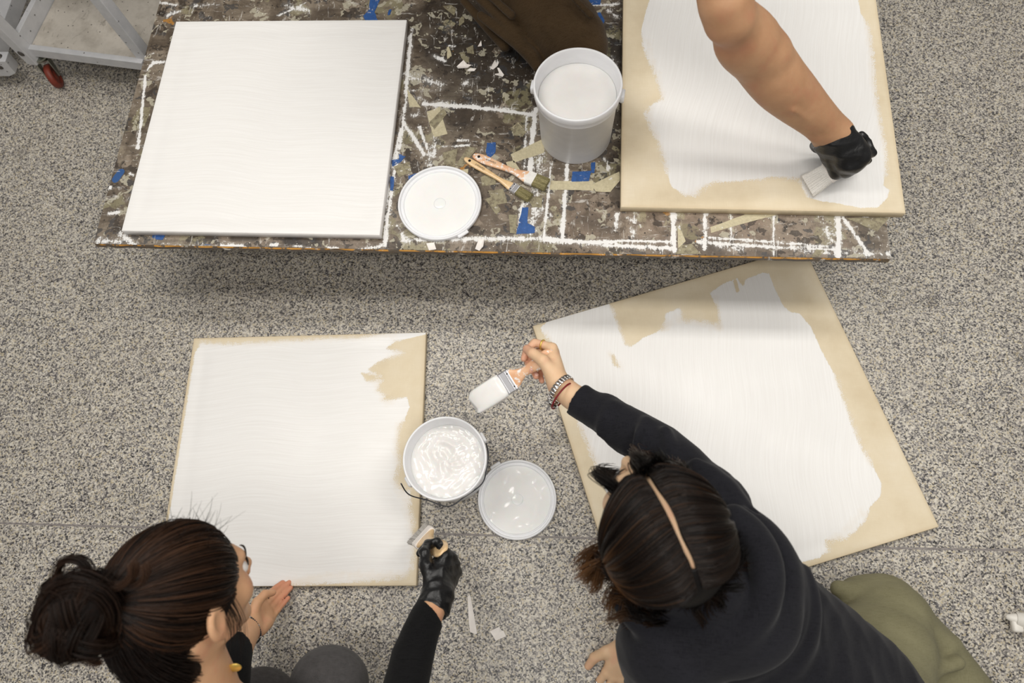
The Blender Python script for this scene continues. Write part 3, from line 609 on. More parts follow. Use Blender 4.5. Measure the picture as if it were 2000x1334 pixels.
def lid(cx, cy, z0, r, ta, label, fn):
    p = empty('bucket_lid', (cx, cy, z0), label, 'lid')
    prof = [(0, 0), (r - .004, 0), (r - .001, .001), (r, .004), (r, .011), (r - .001, .0135), (r - .0035, .0145), (r - .006, .0135), (r - .0065, .010), (r - .0072, .006), (r - .009, .0045), (r - .012, .0045), (r - .013, .0075), (r - .0155, .0078), (r - .017, .0045), (r - .02, .0028), (0, .0028)]
    MB().lathe(prof, 96, (cx, cy, z0), close=True).build('rim_disc', M_pail, p, True)
    T = Matrix.Translation((cx, cy, z0)) @ Matrix.Rotation(ta, 4, 'Z'); MB().box((r + .001, 0, .007), (.014, .034, .008), T, b=.002).build('pull_tab', M_pail, p, True)
    me = polar(cx, cy, z0 + .0042, r - .017, fn); me.name = 'paint_film'; link('paint_film', me, M_wet, p, True)
    T = Matrix.Translation((cx, cy, z0)); MB().lathe([(.0, .0062), (.014, .0062), (.0165, .0056), (.018, .004), (.018, .003)], 40, (0, 0, 0), T, close=True).build('centre_boss', M_wet, p, True)
    return p
lid(-.3695, 1.0045, TZ + .0008, .1205, -.92, 'round white lid lying on the table between canvas and two loose brushes', lambda x, y, r: .0005 * np.sin(x * 30) * np.sin(y * 25 + 1))
def glob(x, y, r):
    z = .0003 * np.sin(x * 90 + 2 * np.sin(y * 60)) * np.sin(y * 80)
    rg = np.random.default_rng(3)
    for k in range(34):
        a, b = rg.uniform(-.09, .09, 2); s = rg.uniform(.006, .02); z = z + rg.uniform(.0004, .0015) * np.exp(-(((x - a) * math.cos(k) + (y - b) * math.sin(k)) ** 2 / s ** 2 * 3 + ((y - b) * math.cos(k) - (x - a) * math.sin(k)) ** 2 / s ** 2 * .7))
    return z
lid(-.128, .2205, .001, .1165, 2.2, 'round white lid smeared with wet paint on the floor beside the floor bucket', glob)

# ================================================================== BRUSHES
t = NT('pale_varnished_wood'); M_handle = t.fin(t.ramp(t.noise(t.obj((40, 40, 6)), 3, 5), [(.3, srgb(226, 190, 140)), (.7, srgb(240, 208, 160))]), .32, Coat_Weight=.4)
M_steel = simple('bright_steel', (214, 214, 218), .3, .06, 50, Metallic=.75)
M_hole_shade_rivet = simple('hole_shade_and_dark_rivet', (24, 20, 18), .9)  # near-black: painted shade for the handle hole, and the plain dark rivets
t = NT('olive_bristle'); M_bris = t.fin(t.ramp(t.noise(t.obj((600, 600, 600)), 1, 2), [(.3, srgb(78, 72, 48)), (.5, srgb(136, 128, 88)), (.7, srgb(176, 166, 120))]), .55)
M_brush_wet = wetpaint('paint_loaded_bristles', (236, 234, 231), (246, 245, 243), .25)
M_ink = simple('black_print', (40, 28, 24), .5)
t = NT('paint_smeared_wood'); v = t.obj(); M_smear = t.fin(t.mix(t.bw(t.noise(v, 90, 5, .65), .52, .6), t.ramp(t.noise(v, 30, 3), [(.3, srgb(226, 172, 132)), (.7, srgb(238, 198, 160))]), srgb(240, 238, 235)), .35)
def nw(tip, butt, W_):
    """blade normal from the direction of the blade's width"""
    n = np.cross(W_, np.asarray(tip) - np.asarray(butt)); return n if n[2] > 0 else -n
def brush(tip, butt, nrm, w, label, blen, flen, name='paint_brush', hmat=None, fmat=None, wet=False, thick=.012, text=None, bmat=None, splay=.06):
    tip, butt = np.asarray(tip, float), np.asarray(butt, float); L = float(np.linalg.norm(tip - butt))
    yv = Vector((tip - butt) / L); zv = Vector(nrm); zv = (zv - yv * zv.dot(yv)).normalized(); xv = yv.cross(zv)
    T = Matrix.Translation(Vector(butt)) @ Matrix([[xv[0], yv[0], zv[0], 0], [xv[1], yv[1], zv[1], 0], [xv[2], yv[2], zv[2], 0], [0, 0, 0, 1]])
    b0 = empty(name, tuple(butt), label, 'brush'); hl = L - blen - flen; h = thick
    prof = [(0, .10, .3), (.012, .34, .6), (.05, .52, .75), (.15, .70, .85), (.3, .70, .9), (.48, .56, .95), (.64, .44, 1), (.76, .46, 1), (.88, .70, 1), (.96, .93, .95), (1.0, .95, .9)]
    pr = spline([(a, b, c) for a, b, c in prof], 3); pr[:, 0] = np.clip(pr[:, 0], 0, 1)
    rings = []
    hw = max(w, .030)
    for a, b, c in pr:
        X_, Z_ = (b * hw / 2 if a < .7 else (b * hw / 2 * (1 - (a - .7) / .3) + b * w / 2 * (a - .7) / .3)), c * h / 2 * .92
        rings.append([(X_ * math.copysign(abs(math.cos(q)) ** .75, math.cos(q)), a * hl, Z_ * math.copysign(abs(math.sin(q)) ** .8, math.sin(q))) for q in np.linspace(0, 2 * math.pi, 20, endpoint=False)])
    MB().loft(rings, T).build('handle', hmat or M_handle, b0, True)
    MB().lathe([(0, h / 2 * .83), (.0042, h / 2 * .83), (.0042, -h / 2 * .83), (0, -h / 2 * .83)], 20, (0, 0, 0), T @ Matrix.Translation((0, .02, 0))).build('hole_shade_plug', M_hole_shade_rivet, b0)  # solid dark plug, its colour standing in for the shade inside a hanging hole
    fr = []
    for y_, k_ in ((0, 1.0), (.002, 1.05), (.25 * flen, 1.05), (.28 * flen, 1.1), (.33 * flen, 1.1), (.36 * flen, 1.05), (.8 * flen, 1.05), (.84 * flen, 1.1), (.9 * flen, 1.1), (.94 * flen, 1.05), (flen, 1.05)):
        X_, Z_ = w / 2 * (1 + (k_ - 1) * .4) * 1.02, h / 2 * k_
        fr.append([(a * X_, hl + y_ - .001, c * Z_) for a, c in ((-1, -.6), (-.9, -1), (.9, -1), (1, -.6), (1, .6), (.9, 1), (-.9, 1), (-1, .6))])
    f = MB().loft(fr, T).build('ferrule', fmat or M_steel, b0)
    for sx in (-.32, .32):
        for sz in (-1, 1): MB().lathe([(0, .0012 * sz), (.0016, .0008 * sz), (.002, 0)], 12, (0, 0, 0), T @ Matrix.Translation((sx * w, hl + flen * .13, sz * h / 2 * 1.05))).build('rivet', M_hole_shade_rivet if fmat is None else fmat, f)
    bm = bmat or M_bris; bb = MB(); rg = random.Random(int(L * 9999))
    if wet:
        rr = []
        for y_, kx, kz in ((-.004, .98, .9), (.0, 1.08, 1.35), (.12 * blen, 1.14, 1.6), (.5 * blen, 1.14, 1.5), (.8 * blen, 1.1, 1.15), (.94 * blen, 1.03, .75), (blen, .88, .35)):
            rr.append([(math.copysign(abs(math.cos(q)) ** .45, math.cos(q)) * w / 2 * kx * (1 + .02 * math.sin(q * 7 + y_ * 300)), hl + flen + y_ + (.003 * math.sin(5 * math.cos(q)) if y_ > .5 * blen else 0), math.copysign(abs(math.sin(q)) ** .7, math.sin(q)) * h / 2 * kz) for q in np.linspace(0, 2 * math.pi, 40, endpoint=False)])
        bb.loft(rr, T).build('bristles', M_brush_wet, b0, True)
    else:
        core = []
        for y_, k_ in ((-.003, .97), (.5 * blen, .97 + splay * .5), (.9 * blen, .93 + splay)):
            core.append([(a * w / 2 * k_, hl + flen + y_, c * h / 2 * (.9 - .35 * max(0, y_) / blen)) for a, c in ((-1, -.6), (-.9, -1), (.9, -1), (1, -.6), (1, .6), (.9, 1), (-.9, 1), (-1, .6))])
        bb.loft(core, T)
        for i in range(420):
            a = rg.uniform(-1, 1); c = rg.uniform(-1, 1); ln = blen * rg.uniform(.88, 1.0); x0, z0_ = a * w / 2 * .96, c * h / 2 * .95; x1, z1 = x0 * (1 + splay * rg.uniform(.3, 1.8)), z0_ * rg.uniform(.5, .9); r = .0004
            V = [(x0 - r, hl + flen - .002, z0_), (x0 + r, hl + flen - .002, z0_), (x0, hl + flen - .002, z0_ + r * 1.6), (x1 - r * .6, hl + flen + ln, z1), (x1 + r * .6, hl + flen + ln, z1), (x1, hl + flen + ln, z1 + r)]
            bb.add(V, [(0, 1, 4, 3), (1, 2, 5, 4), (2, 0, 3, 5), (3, 4, 5)], T)
        o = bb.build('bristles', bm, b0); o['kind'] = 'stuff'
    if text:
        cu = bpy.data.curves.new('lettering', 'FONT'); cu.body = text; cu.size = .0095; cu.align_x = 'CENTER'; cu.align_y = 'CENTER'; cu.extrude = .00015
        cu.shear = .25
        tmp = bpy.data.objects.new('tmp', cu); COL.objects.link(tmp); bpy.context.view_layer.update()
        me = bpy.data.meshes.new_from_object(tmp.evaluated_get(bpy.context.evaluated_depsgraph_get())); bpy.data.objects.remove(tmp)
        Tt = T @ Matrix.Translation((0, hl * .34, h / 2 * .86)) @ Matrix.Rotation(math.radians(-90), 4, 'Z')
        me.transform(Tt); link('lettering', me, M_ink, b0)
    return b0
zb = TZ + .0075
brush(P(1037, 388, zb), P(907, 309, zb), (0, 0, 1), .028, 'slim clean brush with olive bristles and shiny steel ferrule, on the table nearest the lid', .046, .022, text='Gamvart', thick=.011)
brush(P(1070, 362, zb + .004), P(924, 303, zb + .001), (0, 0, 1), .040, 'wider loose brush on the table with white-smeared ferrule, nearest the bucket', .042, .024, text='Gamvart', hmat=M_smear, fmat=simple('paint_caked_steel', (236, 234, 230), .4, .05, 80, .4), thick=.012)
# ================================================================== CART AND EASEL FOOT (top left)
t = NT('stained_white_paint'); v = t.obj(); n = t.noise(v, 12, 6, .65)
c = t.ramp(n, [(.3, srgb(176, 168, 156)), (.55, srgb(206, 199, 188)), (.75, srgb(196, 188, 176))])
c = t.mix(t.math('MULTIPLY', t.bw(t.noise(t.obj((8, 3, 8)), 5, 6, .7, dist=1.2), .60, .68), .55), c, srgb(92, 82, 70))
c = t.mix(t.math('MULTIPLY', t.math('LESS_THAN', t.voro(v, 42), .10), .9), c, srgb(44, 38, 34))
M_cart = t.fin(c, .5, t.bump(n, .2, .002))
t = NT('white_gloss_paint'); v = t.obj(); n = t.noise(v, 25, 5, .6)
c = t.mix(t.math('MULTIPLY', t.math('LESS_THAN', t.voro(v, 36), .11), .8), t.ramp(n, [(.3, srgb(198, 199, 202)), (.7, srgb(214, 214, 216))]), srgb(60, 54, 50))
M_post = t.fin(c, .4)
M_zinc = simple('zinc_plated_steel', (150, 152, 142), .3, .15, 40, Metallic=.85)
M_red = simple('red_brown_rubber', (122, 50, 34), .5, .15, 60, .2)
M_bolt = simple('dark_bolt', (92, 88, 84), .4, .1, 60, Metallic=.6)
cart = empty('utility_cart', (-1.97, 1.74, 0), 'white wooden cart with stained shelf, posts and red-wheeled caster at the top left', 'cart')
SX0, SX1, SY0, SZ = -1.975, -1.53, 1.745, .17
b = MB(); b.box(((SX0 + SX1) / 2, SY0 + .42, SZ - .01), (SX1 - SX0, .84, .02)); b.build('shelf', M_cart, cart, bevel=.002)
b = MB(); b.box(((SX0 + SX1) / 2 , SY0 - .008, SZ - .017), (SX1 - SX0 + .01, .022, .040)); b.build('front_rail', M_post, cart, bevel=.002)
b = MB(); b.box(((SX0 + SX1) / 2, SY0 + .85, SZ - .027), (SX1 - SX0, .022, .06)); b.build('back_rail', M_post, cart, bevel=.002)
for sx in (SX0 - .012,):
    b = MB(); b.box((sx, SY0 + .42, SZ + .01), (.02, .84, .10)); b.build('side_rail', M_post, cart, bevel=.002)
for (x, y) in ((SX0 - .022, SY0 - .02), (SX1 + .0, SY0 + .02), (SX0 - .022, SY0 + .86), (SX1, SY0 + .86)):
    b = MB(); b.box((x, y, .11 + .4), (.042, .042, .80)); b.build('post', M_post, cart, bevel=.003)
b = MB(); b.box(((SX0 + SX1) / 2, SY0 + .42, .92), (SX1 - SX0 + .06, .92, .02)); b.build('top_shelf', M_cart, cart, bevel=.002)
def caster(x, y, a, parent):
    T = Matrix.Translation((x, y, 0)) @ Matrix.Rotation(a, 4, 'Z')
    cf = MB(); cf.lathe([(0, .122), (.034, .122), (.034, .116), (.022, .112), (.018, .104), (0, .104)], 24, (0, 0, 0), T, close=True)
    for s in (-1, 1): cf.loft([[(.0 - .026, s * .02, .108), (.026, s * .02, .108), (.046, s * .02, .045), (.030, s * .02, .036)], [(-.026, s * .0235, .108), (.026, s * .0235, .108), (.046, s * .0235, .045), (.030, s * .0235, .036)]], T)
    cf.box((0, 0, .106), (.052, .045, .004), T)
    f = cf.build('caster_fork', M_zinc, parent)
    w = MB(); Tw = T @ Matrix.Translation((.036, 0, .045)) @ Matrix.Rotation(math.pi / 2, 4, 'X')
    w.lathe([(.0, .011), (.016, .011), (.018, .007), (.030, .007), (.032, .012), (.040, .012), (.045, .007), (.045, -.007), (.040, -.012), (.032, -.012), (.030, -.007), (.018, -.007), (.016, -.011), (0, -.011)], 40, (0, 0, 0), Tw, close=True)
    w.build('wheel', M_red, f, True)
caster(-1.985, 1.745, -1.0, cart); caster(-1.56, 2.42, .4, cart); caster(-2.0, 2.5, 2, cart)
eas = empty('easel_base', (-2.2, 1.74, 0), 'white wooden easel foot with a chamfered end and dark bolt heads, leftmost at the top', 'easel')
b = MB(); b.loft([[(-2.75, 1.70, .06), (-2.13, 1.70, .06), (-2.095, 1.70, .075), (-2.085, 1.70, .14), (-2.75, 1.70, .14)], [(-2.75, 1.745, .06), (-2.13, 1.745, .06), (-2.095, 1.745, .075), (-2.085, 1.745, .14), (-2.75, 1.745, .14)]]); b.build('foot_beam', M_post, eas, bevel=.002)
b = MB(); b.box((-2.33, 1.80, .30), (.30, .018, .42), Matrix.Translation((0, 0, 0))); b.build('side_board', M_cart, eas, bevel=.002)
b = MB(); b.box((-2.2, 2.1, .09), (.06, .72, .06)); b.build('cross_beam', M_post, eas, bevel=.002)
for (x, z) in ((-2.19, .10), (-2.13, .11)):
    T = Matrix.Translation((x, 1.70, z)) @ Matrix.Rotation(math.pi / 2, 4, 'X'); MB().lathe([(0, .004), (.009, .003), (.012, .0)], 20, (0, 0, 0), T).build('bolt', M_bolt, eas, True)
T = Matrix.Translation((-2.115, 1.722, .1405)); MB().lathe([(0, .003), (.009, .002), (.012, 0)], 20, (0, 0, 0), T).build('bolt', M_bolt, eas, True)
T = Matrix.Translation((SX0 - .022, SY0 - .0415, .17)) @ Matrix.Rotation(math.pi / 2, 4, 'X'); MB().lathe([(0, .004), (.009, .003), (.012, 0)], 20, (0, 0, 0), T).build('bolt', M_bolt, cart, True)

cart.rotation_euler = (0, 0, -.145)
# white spouted cap at the right edge of the floor
M_white = simple('white_hard_plastic', (232, 228, 220), .4, .03, 20)
sq = empty('squeeze_bottle', tuple(P(2010, 1225, .0)), 'white plastic squeeze bottle with pointed nozzle lying at the right edge of the floor', 'bottle')
a0_, a1_ = P(1964, 1204, .028), P(2060, 1225, .045); dv = a1_ - a0_; dv /= np.linalg.norm(dv)
T = Matrix.Translation(Vector(a0_)) @ Vector(dv).to_track_quat('Z', 'Y').to_matrix().to_4x4()
MB().lathe([(0, 0), (.006, .002), (.010, .012), (.014, .022), (.0145, .0235)], 32, (0, 0, 0), T, close=True).build('nozzle_tip', M_white, sq, True)
MB().lathe([(.016, .0225), (.017, .0228), (.022, .06), (.024, .062), (.0, .0621)], 32, (0, 0, 0), T, close=True).build('nozzle', M_white, sq, True)
MB().lathe([(0, .061), (.036, .062), (.038, .066), (.038, .09), (.042, .094), (.042, .24), (.038, .25), (0, .25)], 40, (0, 0, 0), T, close=True).build('bottle_body', M_white, sq, True)
p_ = P(1986, 1222, .03); b = MB(); b.box(tuple(p_), (.026, .032, .02), b=.004); b.build('cap_tab', M_white, sq, True)
# ================================================================== PEOPLE
K = 1.231
def camv(x, y, z): v = x * CR + y * CU - z * CF; return v / np.linalg.norm(v)
def lv(px, py, x, y, z):
    """direction given as right / up / towards the viewer at photo pixel (px, py)"""
    v = -((px - 1000) / FPX * CR - (py - 667) / FPX * CU + CF); v /= np.linalg.norm(v); a = CR - v * (CR @ v); a /= np.linalg.norm(a); return x * a + y * np.cross(v, a) + z * v
def skinmat(name, a, b_, red):
    t = NT(name); v = t.obj(); n = t.noise(v, 16, 5, .6); f = t.noise(v, 320, 3, .6)
    c = t.ramp(n, [(.25, srgb(*a)), (.75, srgb(*b_))]); c = t.mix(t.math('MULTIPLY', t.bw(t.noise(t.obj(loc=(4, 2, 1)), 24, 3), .5, .75), .35), c, srgb(*red))
    c = t.mix(t.math('MULTIPLY', t.attr('blush'), .75), c, srgb(*red))
    return t.fin(c, .5, t.bump(t.math('ADD', f, t.math('MULTIPLY', n, .6)), .25, .0012), Subsurface_Weight=.12, Subsurface_Radius=(.012, .005, .003), Subsurface_Scale=.4, Specular_IOR_Level=.35)
M_skinA = skinmat('warm_skin_first', (206, 158, 120), (222, 176, 138), (214, 128, 106))
M_skinB = skinmat('light_skin_second', (220, 182, 146), (230, 196, 160), (222, 150, 130))
M_skinC = skinmat('tanned_skin', (178, 134, 100), (198, 154, 118), (190, 124, 98))
def fabric(name, lo, hi, rough=.85, weave=900, bump=.3, sheen=.3, scale=8, rib=None):
    t = NT(name); v = t.obj(); n = t.noise(v, scale, 4, .6)
    w = t.math('ADD', t.noise(t.obj((weave, 60, weave)), 1, 1), t.noise(t.obj((60, weave, 60)), 1, 1))
    c = t.ramp(n, [(.3, srgb(*lo)), (.7, srgb(*hi))]); c = t.mix(t.math('MULTIPLY', t.bw(w, .8, 1.2), .25), c, srgb(*[min(255, q + 22) for q in hi]))
    return t.fin(c, rough, t.bump(w, bump, .0008), Sheen_Weight=sheen, Sheen_Roughness=.5, Specular_IOR_Level=.08)
M_hood = fabric('black_cotton_fleece', (20, 20, 24), (28, 28, 33), sheen=.10)
M_knit = fabric('black_ribbed_knit', (12, 12, 13), (17, 17, 18), sheen=.05)
M_olive2 = fabric('olive_twill', (112, 108, 82), (130, 126, 98), sheen=.05)
M_grey = fabric('charcoal_grey_wool', (66, 64, 64), (82, 80, 80), sheen=.1, scale=60)
M_cord = fabric('brown_corduroy', (50, 38, 24), (68, 53, 35), sheen=.08, rough=.95)
M_tee = fabric('grey_tee', (70, 72, 76), (84, 86, 90))
t = NT('black_nitrile'); M_glove = t.fin(t.ramp(t.noise(t.obj(), 30, 3), [(.3, srgb(18, 18, 19)), (.7, srgb(26, 26, 27))]), .36, t.bump(t.noise(t.obj((1, 1, 1)), 70, 4, .55, dist=1.5), .25, .003))
def hairmat(name, a, b_, tip):
    t = NT(name); h = t.noise(t.obj(), 140, 2); c = t.ramp(h, [(.3, srgb(*a)), (.7, srgb(*b_))]); c = t.mix(t.attr('tipf'), c, srgb(*tip))
    return t.fin(c, .46, None, Specular_IOR_Level=.22)
M_hairA = hairmat('dark_brown_hair', (15, 10, 8), (28, 18, 13), (92, 62, 42))
M_hairB = hairmat('black_hair', (9, 7, 7), (16, 12, 11), (120, 82, 48))
M_hairC = hairmat('short_brown_hair', (46, 32, 22), (60, 44, 30), (60, 44, 30))
M_gold = simple('yellow_gold', (236, 200, 104), .3, .05, 50, Metallic=.6)
M_lip = simple('lip_pink', (186, 104, 96), .4); M_eye = simple('eye_white', (232, 228, 224), .2); M_dark = simple('dark_iris_lash', (28, 20, 16), .4)
M_nail = simple('finger_nail', (232, 190, 176), .25)

class Head:
    """local axes: x right ear, y face, z crown; origin between the ears"""
    def __init__(s, c, f, u, k=K):
        s.c = np.asarray(c, float); f = np.asarray(f) / np.linalg.norm(f); u = np.asarray(u) - f * (np.asarray(u) @ f); u = u / np.linalg.norm(u)
        s.R = np.stack([np.cross(f, u), f, u]); s.k = k
    def w(s, *p): return s.c + s.k * (np.asarray(p, float) @ s.R)
    def wm(s, A): return s.c + s.k * (A @ s.R)
    def loc(s, g):
        R = s.R.T.astype(np.float32); c = s.c.astype(np.float32)
        return lambda p: g((p - c) @ R / s.k) * s.k
    def skin(s, neck_to, nr=.054):
        face = uni(.018, ell((0, -.012, .03), (.073, .092, .084)), ell((0, .03, -.015), (.06, .064, .085)), ell((0, -.02, -.03), (.062, .07, .06)))
        jaw = uni(.02, face, cap((.044, .018, -.055), (.012, .070, -.096), .022, .017), cap((-.044, .018, -.055), (-.012, .070, -.096), .022, .017), ell((0, .074, -.098), (.018, .015, .015)))
        ch = uni(.016, jaw, ell((.038, .060, -.022), (.026, .022, .026)), ell((-.038, .060, -.022), (.026, .022, .026)), cap((-.030, .084, .022), (.030, .084, .022), .010), ell((0, .088, -.058), (.028, .014, .020)))
        ch = sub(.012, ch, uni(.001, ell((.032, .098, .002), (.016, .014, .010)), ell((-.032, .098, .002), (.016, .014, .010))))
        ns = uni(.008, ch, cap((0, .086, .012), (0, .112, -.030), .0065, .0105), ell((.011, .100, -.034), (.008, .009, .007)), ell((-.011, .100, -.034), (.008, .009, .007)))
        ns = uni(.006, ns, cap((-.017, .096, -.055), (.017, .096, -.055), .0055), cap((-.013, .095, -.064), (.013, .095, -.064), .0062))
        ears = []
        for q in (1, -1):
            er = ell((q * .080, -.012, -.004), (.009, .020, .032), R=np.array([[math.cos(.35), q * math.sin(.35), 0], [-q * math.sin(.35), math.cos(.35), 0], [0, 0, 1]]))
            er = uni(.003, er, ell((q * .078, -.006, -.030), (.007, .010, .012)))
            er = sub(.004, er, ell((q * .090, -.008, .002), (.007, .012, .020)))
            ears.append(er)
        h = s.loc(uni(.006, ns, *ears))
        a = s.w(0, -.030, -.045); b = np.asarray(neck_to)
        return uni(.03, h, cap(a, b, nr * s.k, nr * 1.06 * s.k))
    def parts(s, parent):
        for q in (1, -1):
            MB().lathe([(0, .0118), (.006, .0102), (.0102, .006), (.0118, 0), (.0102, -.006), (0, -.0118)], 20, (0, 0, 0), Matrix.Translation(Vector(s.w(q * .032, .079, .002))) @ Matrix.Scale(s.k, 4)).build('eye', M_eye, parent, True)
            MB().tube([s.w(q * (.020 + .024 * i / 6), .0955 - .010 * (i / 6) ** 2, .007 + .004 * math.sin(math.pi * i / 6)) for i in range(7)], [.0012, .002, .0024, .0026, .0026, .0022, .001], 6).build('eyelash', M_dark, parent, True)
            MB().tube([s.w(q * (.016 + .032 * i / 6), .0985 - .016 * (i / 6) ** 2, .025 + .006 * math.sin(math.pi * i / 7)) for i in range(7)], [.0008, .0018, .002, .002, .0018, .0014, .0008], 6).build('eyebrow', M_dark, parent, True)
        MB().tube([s.w(.017 * (i / 4 - 1), .1018 - .004 * abs(i / 4 - 1), -.0592) for i in range(9)], [.002, .004, .0052, .006, .0062, .006, .0052, .004, .002], 8).build('lips', M_lip, parent, True)

FING = [(.027, .083, (.042, .025, .021), .0088), (.009, .087, (.046, .029, .022), .0090), (-.010, .084, (.042, .027, .022), .0085), (-.028, .075, (.033, .021, .019), .0075)]
def hand(w, y, n, s, k=K, curls=None, thumb=None, fat=1.0, spl=(.10, .02, -.05, -.13), pal=0.0, web=.006):
    """y along the palm, n out of the back of the hand, s towards the thumb"""
    w = np.asarray(w, float); y = np.asarray(y) / np.linalg.norm(y); s = np.asarray(s) - y * (np.asarray(s) @ y); s /= np.linalg.norm(s)
    n = np.asarray(n, float) - y * (np.asarray(n) @ y); n -= s * (n @ s); n /= np.linalg.norm(n)
    L = lambda a, b, c: w + k * (a * s + b * y + c * n)
    curls = curls or [(.2, .25, .15)] * 4; thumb = thumb or [(.036, .048, -.012), (.050, .076, -.016), (.056, .100, -.018)]
    F = []; J = []
    for (mx, my, ln, r), cu, sp in zip(FING, curls, spl):
        p = L(mx, my, -pal * mx * 0); a = 0; pts = [p]; yd = y * math.cos(sp) + s * math.sin(sp)
        for l_, c_ in zip(ln, cu):
            a += c_; p = p + k * l_ * (math.cos(a) * yd - math.sin(a) * n); pts.append(p)
        rr = [r * 1.08, r * .98, r * .92, r * .80]
        F.append(uni(.003, *[cap(pts[i], pts[i + 1], rr[i] * k * fat, rr[i + 1] * k * fat) for i in range(3)])); J.append(pts)
    tp = [L(.017, .016, -.008)] + [L(*q) for q in thumb]
    tr = [.0155, .0125, .0108, .0088]
    th = uni(.005, *[cap(tp[i], tp[i + 1], tr[i] * k * fat, tr[i + 1] * k * fat) for i in range(3)]); J.append(tp)
    palm = uni(.016 * k, *[cap(L(bx, .004, 0), L(mx * .94, my - .002, -.002), .0145 * k * fat, .0112 * k * fat) for bx, (mx, my, _, _) in zip((.015, .006, -.006, -.014), FING)], cap(L(-.024, .02, -.010), L(-.026, .052, -.008), .0125 * k * fat, .011 * k * fat), cap(L(.012, .02, -.01), L(.02, .055, -.008), .015 * k * fat, .011 * k * fat))
    f = uni(.0018, *F); return uni(web * k, uni(.010 * k, palm, th), f), J, L
def cut(f, p, n):
    p = np.asarray(p, np.float32); n = np.asarray(n, np.float32) / np.linalg.norm(n)
    return lambda q: np.maximum(f(q), (q - p) @ n)
def chain(pts, k=.02, fl=None):
    """pts: (point, radius)"""
    if len(pts) > 2:
        q = spline([(*map(float, p), float(r)) for p, r in pts], 3); pts = [(v[:3], v[3]) for v in q]
    return uni(0, *[cap(a[0], b[0], a[1], b[1], fl) for a, b in zip(pts[:-1], pts[1:])])
def puff(f, d): return lambda p: f(p) - d
def J(px, py, z, r):
    p = P(px, py, z); return (p, RP(p, r))
def strands(name, A, mat, parent, r0=.0007, tip=None, taper=.35, n=3, kind='stuff'):
    """A (N,M,3) centre lines -> thin tubes in one mesh; tip (N,M) lightens towards the ends"""
    N, Mn, _ = A.shape; T = np.gradient(A, axis=1); T /= np.linalg.norm(T, axis=2, keepdims=True) + 1e-9
    ref = np.random.default_rng(1).normal(size=(N, 1, 3)); a = np.cross(T, ref); a /= np.linalg.norm(a, axis=2, keepdims=True) + 1e-9; b = np.cross(T, a)
    tt = np.linspace(0, 1, Mn); rad = r0 * (1 - (1 - taper) * tt ** 2) * np.minimum(1, .35 + tt * 8); rad = rad[None, :, None] * np.random.default_rng(2).uniform(.7, 1.3, (N, 1, 1))
    V = np.stack([A + rad * (math.cos(q) * a + math.sin(q) * b) for q in np.arange(n) * 2 * math.pi / n], 2)
    i = np.arange(N * Mn * n).reshape(N, Mn, n); j = np.roll(i, -1, 2)
    Q = np.stack([i[:, :-1], j[:, :-1], j[:, 1:], i[:, 1:]], -1).reshape(-1, 4)
    me = meshnp(name, V.reshape(-1, 3), Q)
    tp = np.zeros((N, Mn)) if tip is None else tip
    setattr_f(me, 'tipf', np.repeat(tp[:, :, None], n, 2)); o = link(name, me, mat, parent, True); o['kind'] = kind; return o
def unit(v): return v / (np.linalg.norm(v, axis=-1, keepdims=True) + 1e-9)
def blush(me, spots):
    co = np.empty(len(me.vertices) * 3, np.float32); me.vertices.foreach_get('co', co); co = co.reshape(-1, 3); b = np.zeros(len(co))
    for p, r, a in spots: b = np.maximum(b, a * np.clip(1 - np.linalg.norm(co - np.asarray(p), axis=1) / r, 0, 1))
    setattr_f(me, 'blush', b)
def ring(c, ax, r, rt, name, mat, parent, n=40, flat=None):
    ax = Vector(ax).normalized(); T = Matrix.Translation(Vector(c)) @ ax.to_track_quat('Z', 'Y').to_matrix().to_4x4(); w = flat or rt
    return MB().lathe([(r - rt * .5, -w), (r + rt * .6, -w), (r + rt, 0), (r + rt * .6, w), (r - rt * .5, w), (r - rt * .5, -w)], n, (0, 0, 0), T, close=True).build(name, mat, parent, True)
def nail(J_, n_, parent, k=K):
    a, b = J_[-2], J_[-1]; d = unit(b - a); nn = unit(n_ - d * (n_ @ d)); c = b + nn * .0062 * k - d * .001
    x = np.cross(d, nn); R_ = np.stack([x, d, nn]); V = []; F = []
    g = ell(c, (.0048 * k, .0066 * k, .0018 * k), R_); link('finger_nail', nets(g, c - .014, c + .014, .0011, 'finger_nail'), M_nail, parent, True)

# ------------------------------------------------------------------ first woman (hair bun, bottom left)
ZH = .80
pA = empty('person', (-.55, -.35, 0), 'person with dark brown messy bun and gold pendant crouching at lower left, in black top', 'person')
hA = Head(P(360, 1166, ZH - .02), .62 * camv(.52, .52, -.69) + .38 * lv(362, 1168, .62, .50, -.60), .62 * camv(-.12, .82, .56) + .38 * lv(362, 1168, -.14, .80, .58))
neckA = P(392, 1350, .62)
shL, shR = P(400, 1500, .57), P(640, 1560, .57)
lw = P(487, 1229, .165)                                     # left wrist
ydir = P(534, 1173, .050) - lw; zc = camv(0, 0, 1); sL = P(470, 1180, .16) - lw
hl_f, hl_J, hl_L = hand(lw, ydir, -zc + .35 * camv(.8, -.5, 0), sL, curls=[(.15, .22, .2), (.2, .25, .2), (.22, .25, .2), (.25, .25, .2)], thumb=[(.036, .044, -.030), (.038, .066, -.044), (.026, .084, -.050)], spl=(-.10, -.03, .04, .12), k=K * .86)
hipA = np.array([-.46, -.62, .33])
lel, rel = P(425, 1400, .42), P(765, 1420, .50)
rw = P(852, 1172, .345)
yr = P(885, 1093, .305) - rw
gl_kw = dict(curls=[(.95, 1.1, .6), (1.15, 1.25, .7), (1.25, 1.25, .7), (1.3, 1.2, .7)], thumb=[(.044, .046, -.020), (.050, .070, -.034), (.040, .094, -.046)], spl=(.05, .0, -.05, -.10))
